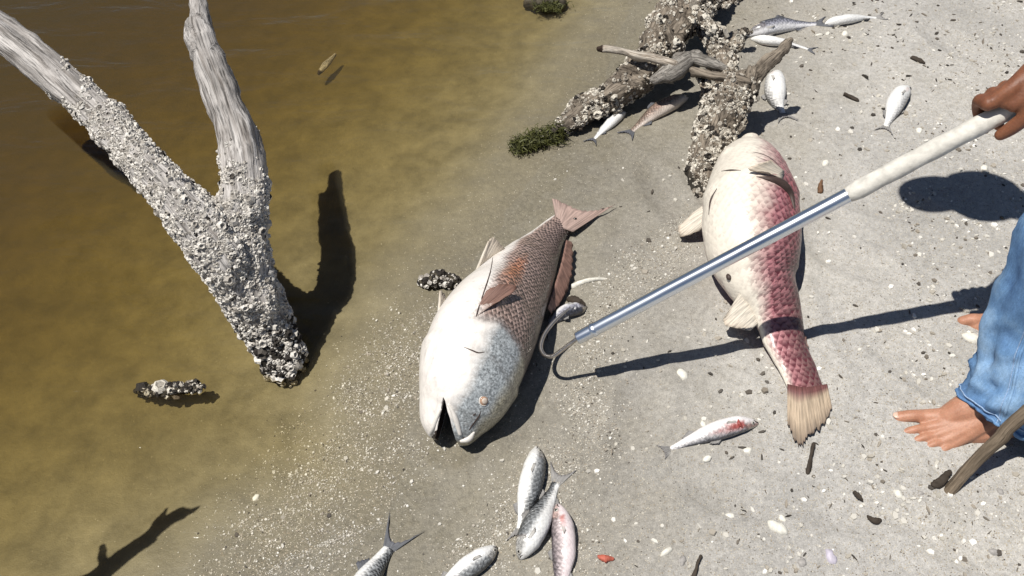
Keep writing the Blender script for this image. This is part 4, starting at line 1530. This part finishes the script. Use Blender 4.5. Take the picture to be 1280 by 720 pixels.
# near (left) foot: toes to the left, big toe on the far side
gl = lambda a, b, h: at(a, b, h)
toes = [  # (knuckle, tip, r knuckle, r tip)
    ((1156, 521, 0.022), (1123, 522, 0.014), 0.0150, 0.0128),
    ((1158, 535, 0.020), (1131, 541, 0.011), 0.0098, 0.0090),
    ((1166, 545, 0.018), (1142, 552, 0.010), 0.0092, 0.0085),
    ((1176, 553, 0.016), (1157, 560, 0.009), 0.0088, 0.0082),
    ((1188, 558, 0.014), (1174, 566, 0.008), 0.0085, 0.0082),
]
foot_end = at(1268, 528, 0.03)
ankle = at(1262, 488, 0.085)
nails = []
for k_, t_, r0, r1 in toes:
    a_, b_ = at(*k_), at(*t_)
    m_ = (a_ + b_) / 2 + np.array([0, 0, 0.005])
    limb_([a_, m_, b_], [r0, r0 * 0.86, r1], 12, 12)
    limb_([a_, (a_ + at(1235, 520, 0.05)) / 2, at(1240, 518, 0.055)], [r0 * 1.05, 0.020, 0.026], 12, 12)
    nails.append((b_, (b_ - a_) / np.linalg.norm(b_ - a_), r1))
limb_([at(1172, 536, 0.016), at(1215, 541, 0.02), foot_end], [0.017, 0.024, 0.030], 16, 14)
limb_([at(1172, 527, 0.022), at(1205, 512, 0.05), ankle], [0.018, 0.030, 0.040], 16, 14)
limb_([foot_end, at(1268, 500, 0.07), ankle], [0.028, 0.034, 0.040], 12, 14)
knee_l = np.array([0.985, 1.06, 0.47])
hip_l = np.array([1.36, 1.10, 0.74])
limb_([ankle, (ankle + knee_l) / 2 + np.array([0.03, 0, 0]), knee_l], [0.040, 0.052, 0.056], 16, 16)
limb_([knee_l, (knee_l + hip_l) / 2, hip_l], [0.058, 0.072, 0.085], 16, 16)
# far (right) foot
toes_r = [((1226, 401, 0.022), (1203, 402, 0.015), 0.0155, 0.0125), ((1236, 408, 0.02), (1213, 410, 0.011), 0.011, 0.008), ((1242, 414, 0.018), (1222, 417, 0.010), 0.0105, 0.008),
          ((1248, 419, 0.016), (1232, 423, 0.009), 0.0105, 0.008), ((1254, 424, 0.015), (1242, 429, 0.008), 0.010, 0.008)]
dxr = at(1226, 401, 0.022)
heel_r = dxr + np.array([0.20, -0.02, 0.008])
ankle_r = dxr + np.array([0.175, -0.02, 0.07])
for k_, t_, r0, r1 in toes_r:
    a_, b_ = at(*k_), at(*t_)
    limb_([a_, (a_ + b_) / 2 + np.array([0, 0, 0.005]), b_], [r0, r0 * 0.92, r1], 12, 12)
    limb_([a_, ankle_r * 0.6 + a_ * 0.4 - np.array([0, 0, 0.01])], [r0 * 1.05, 0.027], 12, 12)
limb_([dxr + np.array([0.01, -0.05, -0.006]), heel_r], [0.018, 0.03], 12, 12)
limb_([heel_r, ankle_r], [0.028, 0.038], 10, 12)
limb_([dxr, dxr + np.array([0.09, -0.012, 0.03]), ankle_r], [0.016, 0.03, 0.038], 12, 12)
knee_r = np.array([1.13, 1.30, 0.47])
hip_r = np.array([1.42, 1.27, 0.76])
limb_([ankle_r, (ankle_r + knee_r) / 2 + np.array([0.03, 0, 0]), knee_r], [0.040, 0.052, 0.056], 16, 16)
limb_([knee_r, (knee_r + hip_r) / 2, hip_r], [0.058, 0.072, 0.085], 16, 16)
# trunk, neck, head
pel = (hip_l + hip_r) / 2 + np.array([0.02, 0, 0.03])
chest = np.array([1.16, 1.30, 1.02])
neck = np.array([0.98, 1.39, 1.13])
head = np.array([0.765, 1.475, 1.155])
limb_([pel, (pel + chest) / 2 + np.array([0.01, 0, 0.04]), chest, (chest + neck) / 2], [0.12, 0.125, 0.135, 0.09], 20, 20)
limb_([hip_l, pel, hip_r], [0.085, 0.11, 0.085], 12, 18)
limb_([neck, head], [0.052, 0.055], 8, 14)
hv, hf = ellipsoid(head, (0.088, 0.078, 0.108), 22, 16)
body.append((hv, hf))
fdir = np.array([-0.62, 0.10, -0.75]); fdir /= np.linalg.norm(fdir)      # the face looks down at the fish
sd = np.cross(fdir, [0, 0, 1.0]); sd /= np.linalg.norm(sd)
fu = np.cross(sd, fdir)
limb_([head + fdir * 0.085 + fu * 0.02, head + fdir * 0.108 - fu * 0.015], [0.008, 0.014], 8, 10)
limb_([head + fdir * 0.04 - fu * 0.06, head + fdir * 0.075 - fu * 0.085], [0.045, 0.03], 8, 12)
for s_ in (-1, 1):
    body.append(ellipsoid(head + sd * s_ * 0.078, (0.018, 0.01, 0.03)))
# right arm to the gaff
sh_r = np.array([1.10, 1.43, 1.06])
elb_r = np.array([1.14, 1.36, 0.76])
HC = G1 + gdir * 0.040                                                    # fist centre on the pole
view = np.array([0, 0, CAM_H]) - HC
view -= gdir * (view @ gdir)
view /= np.linalg.norm(view)                                              # towards the camera, square to the pole
dn = np.cross(gdir, view)
if dn[2] > 0:
    dn = -dn                                                              # "below the pole" as the camera sees it
wrist = HC + gdir * 0.085 - dn * 0.045 + view * 0.012
limb_([sh_r, elb_r], [0.055, 0.044], 12, 16)
limb_([elb_r, (elb_r + wrist) / 2, wrist], [0.044, 0.040, 0.029], 14, 16)
limb_([neck * 0.5 + chest * 0.5, sh_r], [0.08, 0.058], 10, 16)
pr = 0.0205
ring = lambda along, ang, r: HC + gdir * along + (view * math.cos(R(ang)) + dn * math.sin(R(ang))) * r
# back of the hand over the top and the camera side of the pole
for along, w in ((-0.026, 1.0), (-0.006, 1.02), (0.014, 1.0), (0.032, 0.9)):
    limb_([wrist - gdir * 0.008, ring(along * 0.6 + 0.03, -44, pr + 0.022), ring(along, -42, pr + 0.015)], [0.022, 0.017, 0.0130 * w], 12, 14)
# four fingers: knuckles above, over and down the far side, tips back under the pole
for along, ln, fr_ in ((-0.036, 1.0, 0.0100), (-0.015, 1.08, 0.0105), (0.006, 1.02, 0.0100), (0.026, 0.85, 0.0090)):
    a0 = -42
    angs = [a0, a0 - 34, a0 - 78 * ln, a0 - 118 * ln, a0 - 160 * ln]
    rr_ = [pr + 0.017, pr + 0.0175, pr + 0.0115, pr + 0.0095, pr + 0.0085]
    limb_([ring(along - 0.003 * i, q, r) for i, (q, r) in enumerate(zip(angs, rr_))], [fr_ * 1.25, fr_ * 1.15, fr_ * 1.06, fr_, fr_ * 0.85], 22, 12)
# thumb across the near side of the pole, its tip below, towards the hook
limb_([wrist + dn * 0.018 + view * 0.008, ring(0.034, 8, pr + 0.020), ring(0.004, 40, pr + 0.0145), ring(-0.022, 66, pr + 0.0115), ring(-0.038, 84, pr + 0.0105)],
      [0.022, 0.020, 0.0140, 0.0122, 0.0100], 22, 12)
for a_, q_ in ((-0.016, -26), (-0.010, -6), (0.002, 16)):
    limb_([wrist + view * 0.006, ring(0.040, q_ - 4, pr + 0.016), ring(a_ + 0.006, q_, pr + 0.009)], [0.024, 0.020, 0.0125], 14, 14)
# left arm to the walking stick
sh_l = np.array([1.20, 1.16, 1.03])
hand_l = np.array([1.17, 0.985, 0.60])
elb_l = np.array([1.33, 1.02, 0.80])
limb_([neck * 0.5 + chest * 0.5, sh_l], [0.08, 0.058], 10, 16)
limb_([sh_l, elb_l], [0.055, 0.044], 12, 16)
limb_([elb_l, hand_l + np.array([0.035, 0.0, 0.03])], [0.044, 0.03], 12, 16)
sdir = np.array([0.36, 0.22, 0.90]); sdir /= np.linalg.norm(sdir)
s1 = np.cross(sdir, [0, 1, 0]); s1 /= np.linalg.norm(s1)
s2 = np.cross(sdir, s1)
lr = lambda al, an, r: hand_l + sdir * al + (s1 * math.cos(R(an)) + s2 * math.sin(R(an))) * r
for al in (-0.03, -0.01, 0.01, 0.03):
    limb_([lr(al, q, 0.024) for q in (0, 55, 110, 165, 215)], [0.012, 0.011, 0.0105, 0.010, 0.009], 16, 10)
    limb_([hand_l + np.array([0.04, 0, 0.03]), lr(al, 0, 0.026)], [0.02, 0.014], 8, 10)
limb_([hand_l + np.array([0.04, 0, 0.03]), lr(0.045, -60, 0.026), lr(0.05, -130, 0.022)], [0.016, 0.012, 0.010], 12, 10)
V, F = remesh(body, 0.0027, 2)
obj('body', V, F, M['skin'], person)
for b_, d_, r_ in nails:
    up = np.array([0, 0, 1.0]) - d_ * d_[2]
    up /= np.linalg.norm(up)
    sdv = np.cross(d_, up)
    v_, f_ = ellipsoid(b_ + d_ * r_ * 0.35 + up * r_ * 0.72, (r_ * 0.62, r_ * 0.62, r_ * 0.20), 10, 6, np.array([d_, sdv, up]))
    obj('toenail', v_, f_, M['nail'], person)
hv, hf = ellipsoid(head - fdir * 0.016 + fu * 0.018, (0.100, 0.092, 0.112), 24, 16)
keep = [f for f in hf if (np.mean(hv[list(f)], axis=0) - head) @ (fu * 0.9 - fdir * 0.5) > 0.006]
cap = obj('cap', hv, keep, M['shirt'], person)
bv, bf = ellipsoid(head + fdir * 0.085 + fu * 0.045, (0.110, 0.066, 0.005), 20, 8, np.array([fdir, sd, fu]))
obj('brim', bv, bf, M['shirt'], cap)


def cloth_tube(name, pts, rad, mat, parent, hem_tilt=0.0, folds=0.008, seg=72, n=64, seed=0.0, ell=1.0, thick=0.003):
    """open sleeve of cloth round a limb, hung with folds; inner wall included so that it has thickness"""
    P = catmull(pts, n)
    r = catmull(np.column_stack([rad, rad, rad]), n)[:, 0]
    T, N, B = frames(P)
    L = np.concatenate([[0], np.cumsum(np.linalg.norm(np.diff(P, axis=0), axis=1))])
    out, inn_, uv = [], [], []
    for i in range(n):
        for j in range(seg):
            th = 2 * math.pi * j / seg
            q = noise.fractal(Vector((math.cos(th) * 1.6 + seed, math.sin(th) * 1.6, L[i] * 11 + seed + 1.2 * math.sin(th))), 1, 2, 3)
            low = math.exp(-L[i] / 0.10)
            rr = r[i] + folds * q * (0.55 + 1.0 * low)
            d = N[i] * math.cos(th) + B[i] * math.sin(th)
            p = P[i] + d * rr
            p = p + T[i] * hem_tilt * (d @ np.array([-1.0, 0, 0])) * math.exp(-L[i] / 0.06)
            out.append(p)
            inn_.append(p - d * thick)
            uv.append((th * r[i], L[i], 0))
    k = n * seg
    F = []
    for i in range(n - 1):
        for j in range(seg):
            q = (j + 1) % seg
            a, b, c, d = i * seg + j, i * seg + q, (i + 1) * seg + q, (i + 1) * seg + j
            F.append((a, b, c, d))
            F.append((a + k, d + k, c + k, b + k))
    for j in range(seg):
        q = (j + 1) % seg
        F.append((j, j + k, q + k, q))
        e = (n - 1) * seg
        F.append((e + j, e + q, e + q + k, e + j + k))
    V = np.array(out + inn_)
    return obj(name, V, F, mat, parent, attrs={'cloth': np.array(uv + uv)}), np.array(out).reshape(n, seg, 3), P


hem_c = at(1263, 520, 0.045)
mid_l = at(1297, 400, 0.24)
jl, JV, JP = cloth_tube('jeans_leg', [hem_c, hem_c * 0.55 + mid_l * 0.45 + np.array([0.004, 0, 0.0]), mid_l, knee_l + np.array([0.012, 0.0, 0.0]), (knee_l + hip_l) / 2, hip_l],
                        [0.102, 0.092, 0.084, 0.088, 0.10, 0.12], M['denim'], person, hem_tilt=0.030, folds=0.024, seed=2.0)


def ribbon_on(V, i0, i1, j, w, name, mat, parent, out=0.0015):
    """a raised stitched seam running up the cloth"""
    pts = []
    n = i1 - i0
    c = V.mean(1)
    for i in range(i0, i1):
        d = V[i, j] - c[i]
        pts.append(V[i, j] + d / np.linalg.norm(d) * out)
    v, f = tube(pts, [w] * len(pts), len(pts) * 2, 8)
    return obj(name, v, f, mat, parent, attrs={'cloth': v * 1.0})


# the outer seam that faces the camera, following the line it has in the photograph
SX, SY = proj(JV.reshape(-1, 3))
SX, SY = SX.reshape(JV.shape[:2]), SY.reshape(JV.shape[:2])
DP = np.linalg.norm(JV - np.array([0, 0, CAM_H]), axis=2)
want = 1247 + (548 - SY[3]) * 0.36
near_ = DP[3] < DP[3].mean()
sj = int(np.argmin(np.abs(SX[3] - want) + (~near_) * 1e4))
ribbon_on(JV, 1, 50, sj, 0.0030, 'seam', M['denim'], jl, 0.0012)
ribbon_on(JV, 1, 50, (sj - 1) % 72, 0.0010, 'seam', M['thread'], jl, 0.0012)
for i, w in ((1, 0.0032), (3, 0.0014)):
    c = JV[i].mean(0)
    ring_ = [JV[i, j % 72] + (JV[i, j % 72] - c) / np.linalg.norm(JV[i, j % 72] - c) * 0.0008 for j in range(73)]
    v, f = tube(ring_, [w] * 73, 146, 8)
    obj('hem', v, f, M['thread'] if i == 3 else M['denim'], jl, attrs={'cloth': v * 1.0})
cloth_tube('jeans_leg', [ankle_r + np.array([0.03, 0, -0.02]), (ankle_r + knee_r) / 2 + np.array([0.03, 0, 0]), knee_r, (knee_r + hip_r) / 2, hip_r],
           [0.10, 0.09, 0.088, 0.10, 0.12], M['denim'], person, folds=0.010, seed=5.0)
sp_ = (pel + chest) / 2 + np.array([0.01, 0, 0.04])
cloth_tube('jeans_seat', [pel + (pel - sp_) * 0.6, pel, pel * 0.7 + sp_ * 0.3], [0.11, 0.165, 0.15], M['denim'], person, folds=0.006, seed=7.0)
cloth_tube('shirt', [pel * 0.8 + sp_ * 0.2, sp_, chest, (chest + neck) / 2, neck * 0.75 + chest * 0.25], [0.15, 0.15, 0.16, 0.13, 0.075], M['shirt'], person, folds=0.012, seed=9.0)
for s0, e0 in ((sh_r, elb_r), (sh_l, elb_l)):
    cloth_tube('shirt_sleeve', [chest * 0.4 + s0 * 0.6, s0, s0 * 0.35 + e0 * 0.65], [0.085, 0.075, 0.07], M['shirt'], person, folds=0.008, seed=11.0)

# the stick it leans on
sb = at(1182, 619, 0.0)
sb[2] = ground_z(sb[0], sb[1]) - 0.004
sm = at(1282, 516, 0.185)
SP = [sb, at(1216, 580, 0.066), at(1250, 548, 0.125), sm, (sm + hand_l) / 2 + np.array([0.012, -0.012, 0]), hand_l, hand_l + sdir * 0.25]
V, F = tube(SP, [0.0110, 0.0118, 0.0122, 0.0125, 0.0130, 0.014, 0.013], 60, 16, rough=0.12, seed=3)
G = grain_attr(V, [SP])
tag(obj('walking_stick', roughen(V, F, 0.0012, 50, G, 0.2), F, M['staff'], None, attrs={'grain': G}, origin=sb),
    'smooth brown stick planted in the sand in front of the bare foot', 'stick')

# ------------------------------------------------------------------ beach litter
def chip_mesh(c, r, yaw, tilt, h, n=6, dome=0.0):
    """flat irregular shell fragment with a bevelled rim"""
    V = []
    ca, sa = math.cos(yaw), math.sin(yaw)
    asp = rng.uniform(0.5, 0.95)
    rr = [r * rng.uniform(0.7, 1.15) for _ in range(n)]
    for k, z in ((1.0, -0.3 * h), (0.8, h)):
        for j in range(n):
            th = 2 * math.pi * j / n
            x, y = math.cos(th) * rr[j] * k, math.sin(th) * rr[j] * k * asp
            V.append((c[0] + x * ca - y * sa, c[1] + x * sa + y * ca, c[2] + z + x * tilt))
    F = [(j, (j + 1) % n, n + (j + 1) % n, n + j) for j in range(n)]
    if dome:
        V.append((c[0], c[1], c[2] + h + dome))
        F += [(n + j, n + (j + 1) % n, 2 * n) for j in range(n)]
    else:
        F.append(tuple(n + j for j in range(n)))
    return V, F


def scatter(name, n, box, size, accept, tone, seed, stretch=False):
    r = np.random.default_rng(seed)
    P = np.column_stack([r.uniform(box[0], box[1], n), r.uniform(box[2], box[3], n)])
    d = shore_dist(P)
    g = accept(P, d)
    P = P[r.random(n) < g]
    Z, dd = ground_base(np.column_stack([P, np.zeros(len(P))]))
    Z = Z + gnoise(np.column_stack([P, np.zeros(len(P))]), dd)
    m, q = len(P), 5
    sz = np.minimum(size * r.lognormal(0, 0.5, m), 0.0095) if not stretch else np.minimum(size * r.lognormal(0, 0.4, m), 0.012)
    yaw, tilt, hh = r.random(m) * 6.28, r.normal(0, 0.25, m), sz * r.uniform(0.18, 0.5, m)
    asp = r.uniform(0.5, 0.95, m) if not stretch else r.uniform(0.12, 0.35, m)
    th = 2 * math.pi * np.arange(q) / q
    rr = sz[:, None] * r.uniform(0.7, 1.15, (m, q))
    VV = np.zeros((m, 2 * q, 3))
    for a_, (kk, zf) in enumerate(((1.0, -0.3), (0.8, 1.0))):
        x = np.cos(th) * rr * kk
        y = np.sin(th) * rr * kk * asp[:, None]
        VV[:, a_ * q:(a_ + 1) * q, 0] = P[:, :1] + x * np.cos(yaw)[:, None] - y * np.sin(yaw)[:, None]
        VV[:, a_ * q:(a_ + 1) * q, 1] = P[:, 1:] + x * np.sin(yaw)[:, None] + y * np.cos(yaw)[:, None]
        VV[:, a_ * q:(a_ + 1) * q, 2] = (Z + 0.0004)[:, None] + hh[:, None] * zf + x * tilt[:, None]
    vs = VV.reshape(-1, 3)
    one = [(j_, (j_ + 1) % q, q + (j_ + 1) % q, q + j_) for j_ in range(q)] + [tuple(q + j_ for j_ in range(q))]
    fs = [tuple(i_ + c_ * 2 * q for i_ in f_) for c_ in range(m) for f_ in one]
    tn = np.repeat([tone(r) for _ in range(m)], 2 * q)
    return tag(obj(name, vs, fs, M['chip'], None, smooth=False, attrs={'tone': tn}), kind='stuff')


def tone_dry(r):
    q = r.random()
    return r.uniform(0, 0.1) if q < 0.14 else (r.uniform(0.12, 0.5) if q < 0.5 else r.uniform(0.5, 1.0))


def tone_grit(r):
    q = r.random()
    return r.uniform(0.02, 0.12) if q < 0.10 else (r.uniform(0.13, 0.45) if q < 0.6 else r.uniform(0.4, 0.9))


def drift(P, d):
    g = np.zeros(len(P))
    for pl, w, s in GRIT_W[:6]:
        g = np.maximum(g, s * np.exp(-(seg_dist(P, pl) / w) ** 2))
    cl = np.array([noise.fractal(Vector((p[0] * 16, p[1] * 16, 1.7)), 1, 2, 3) for p in P])
    return np.clip(g * (0.7 + 1.2 * cl), 0, 1)


def dryland(P, d):
    g = np.clip((d - 0.25) / 0.7, 0.03, 1) * np.where(d < 0.02, 0, 1)
    cl = np.array([noise.fractal(Vector((p[0] * 5, p[1] * 5, 9.7)), 1, 2, 3) for p in P])
    return np.clip(g * (0.55 + 0.9 * cl), 0, 1)


scatter('shell_grit', 110000, (-0.75, 0.50, 0.55, 1.6), 0.0013, drift, tone_grit, 3)
scatter('shell_fragments', 16000, (-0.35, 1.75, 0.55, 2.75), 0.0037, dryland, tone_dry, 4)



FOAM = np.array([at(*q)[:2] for q in ((322, 730), (352, 703), (380, 689), (412, 677), (446, 665), (482, 653))])
scatter('foam_line', 26000, (-0.45, -0.10, 0.62, 0.80), 0.0009, lambda P, d: np.exp(-(seg_dist(P, FOAM) / 0.0035) ** 2) *
        np.array([min(max(0.45 + 1.6 * noise.noise(Vector((p[0] * 30, p[1] * 30, 2.0))), 0.05), 1) for p in P]), lambda r: r.uniform(0.3, 0.7), 8)


def wrack(P, d):
    c1, c2 = at(1130, 45)[:2], at(1060, 640)[:2]
    g = 0.8 * np.exp(-(np.hypot(*(P - c1).T) / 0.30) ** 2) + 0.5 * np.exp(-(np.hypot(*(P - c2).T) / 0.28) ** 2) + 0.05
    return np.clip(g, 0, 1) * (d > 0.15)


scatter('wrack_bits', 3000, (-0.2, 1.75, 0.55, 2.75), 0.0055, wrack, lambda r: r.uniform(0.0, 0.14), 5, True)


def shell(px, py, w, label, mat='shell', asp=0.7, name='shell', cat='shell', group='loose shells on the sand', yaw=None):
    p = gat(px, py, 0.0)
    r = px_m(p, w / 2)
    n = 12
    V, F = [], []
    yaw = rng.uniform(0, 3.1) if yaw is None else yaw
    ca, sa = math.cos(yaw), math.sin(yaw)
    rr = [1 + 0.12 * rng.normal() for _ in range(n)]
    for k, z in ((1.0, -0.12), (0.96, 0.10), (0.68, 0.30), (0.34, 0.40)):
        for j in range(n):
            th = 2 * math.pi * j / n
            x, y = math.cos(th) * r * k * rr[j] + r * 0.15 * (1 - k), math.sin(th) * r * k * asp * rr[j]
            rib = 1 + 0.08 * (j % 2)
            V.append((p[0] + x * ca - y * sa, p[1] + x * sa + y * ca, p[2] + r * z * rib))
    for i in range(3):
        for j in range(n):
            k = (j + 1) % n
            F.append((i * n + j, i * n + k, (i + 1) * n + k, (i + 1) * n + j))
    F.append(tuple(3 * n + j for j in range(n)))
    return tag(obj(name, V, F, M[mat], None, origin=p), label, cat, group)


shell(853, 468, 18, 'white oval shell lying alone on the smooth sand under the pole shadow')
shell(973, 660, 26, 'largest cream shell, near the bottom edge right of centre', asp=0.6)
shell(978, 648, 12, 'round white shell touching the top of the largest cream shell')
shell(879, 530, 10, 'small white shell just behind the back of the red gilled fish')
shell(884, 573, 12, 'white shell below the belly of the red gilled fish')
shell(935, 563, 11, 'white shell between the red gilled fish and the pink fish tail')
shell(833, 690, 20, 'pair-like long white shell at the bottom edge beside a grey one', asp=0.4)
shell(853, 700, 14, 'grey shell next to the long white shell at the bottom edge', 'shell_grey')
shell(1039, 697, 18, 'lilac grey shell standing on the sand at the bottom edge', 'shell_lilac')
shell(1003, 703, 14, 'dark grey shell left of the lilac one', 'shell_grey')
shell(1123, 617, 13, 'pale shell on the sand left of the stick foot')
shell(1151, 617, 9, 'grey pebble-like shell between the pale shell and the stick foot', 'shell_grey')
shell(1149, 163, 11, 'white shell just right of the small pale fish tail')
shell(1230, 210, 12, 'white shell right of the pole, above the head shadow')
shell(1192, 178, 9, 'small white shell close below the pole grip')
shell(1216, 423, 24, 'flat cream shell under the toes of the far foot', asp=0.7)
shell(1032, 204, 12, 'cream shell on the bare sand right of the pink fish head')
shell(913, 645, 12, 'white shell near the bottom edge, left of the largest cream one')
shell(1250, 614, 11, 'small grey shell right of the stick foot', 'shell_grey')
shell(1056, 42, 12, 'white shell in front of the topmost white fish')
shell(1024, 44, 10, 'long white shell between the dark backed fish and the topmost fish', asp=0.4)
shell(320, 622, 11, 'single white shell under shallow water near the grit bank')
shell(1242, 690, 13, 'dark shell in the near right corner', 'shell_grey')


def scrap(name, label, cat, pts, mat, seed=0.0):
    pts = [(a, b, ground_z(*at(a, b, 0)[:2]) + h, w) for a, b, h, w in pts]
    return stick(name, label, cat, pts, mat, seed=seed, rough=(0.0045, 120))


scrap('twig', 'short dark twig on the sand just below the pink fish tail', 'twig', [(1016, 557, 0.004, 3), (1013, 572, 0.004, 3.4), (1010, 590, 0.003, 2.2)], M['twig'], 1)
scrap('twig', 'thin dark twig at the bottom edge near the long white shell', 'twig', [(876, 696, 0.004, 1.6), (871, 706, 0.006, 2), (866, 722, 0.003, 2.2)], M['twig'], 2)
scrap('twig', 'brown twig on the sand far right, above the small pale fish', 'twig', [(1140, 72, 0.004, 2), (1148, 76, 0.004, 3), (1154, 79, 0.003, 2)], M['twig'], 3)
scrap('twig', 'small dark twig to the left of the small pale fish', 'twig', [(1056, 118, 0.004, 2), (1064, 122, 0.005, 2.4), (1072, 126, 0.003, 1.6)], M['twig'], 4)
scrap('twig', 'dark splinter near the bottom edge below the bare foot', 'twig', [(1068, 616, 0.004, 2), (1074, 622, 0.004, 3), (1079, 627, 0.003, 1.6)], M['twig'], 5)
scrap('bark_scrap', 'dark scrap of bark on the sand beside the stick foot', 'bark', [(1168, 606, 0.006, 4), (1175, 602, 0.010, 6), (1182, 594, 0.012, 5), (1187, 590, 0.01, 3)], M['twig'], 6)
scrap('bark_scrap', 'dark scrap of bark beside the left limb of the pole shadow', 'bark', [(712, 374, 0.01, 4), (722, 377, 0.012, 6), (728, 380, 0.01, 4)], M['twig'], 7)
scrap('red_scrap', 'small red scrap on the grit at the bottom edge', 'scrap', [(749, 697, 0.004, 2.5), (757, 698, 0.005, 4), (766, 699, 0.003, 2)], M['red_bit'], 8)
scrap('dry_leaf', 'tiny upright brown leaf on the sand right of the pink fish', 'leaf', [(1025, 240, 0.003, 2.4), (1025, 233, 0.012, 3), (1026, 226, 0.018, 1.5)], M['rust'], 9)
scrap('twig', 'forked black twig near the bottom edge above the lilac shell', 'twig', [(1086, 645, 0.004, 2), (1093, 650, 0.005, 3), (1099, 650, 0.003, 2)], M['twig'], 10)
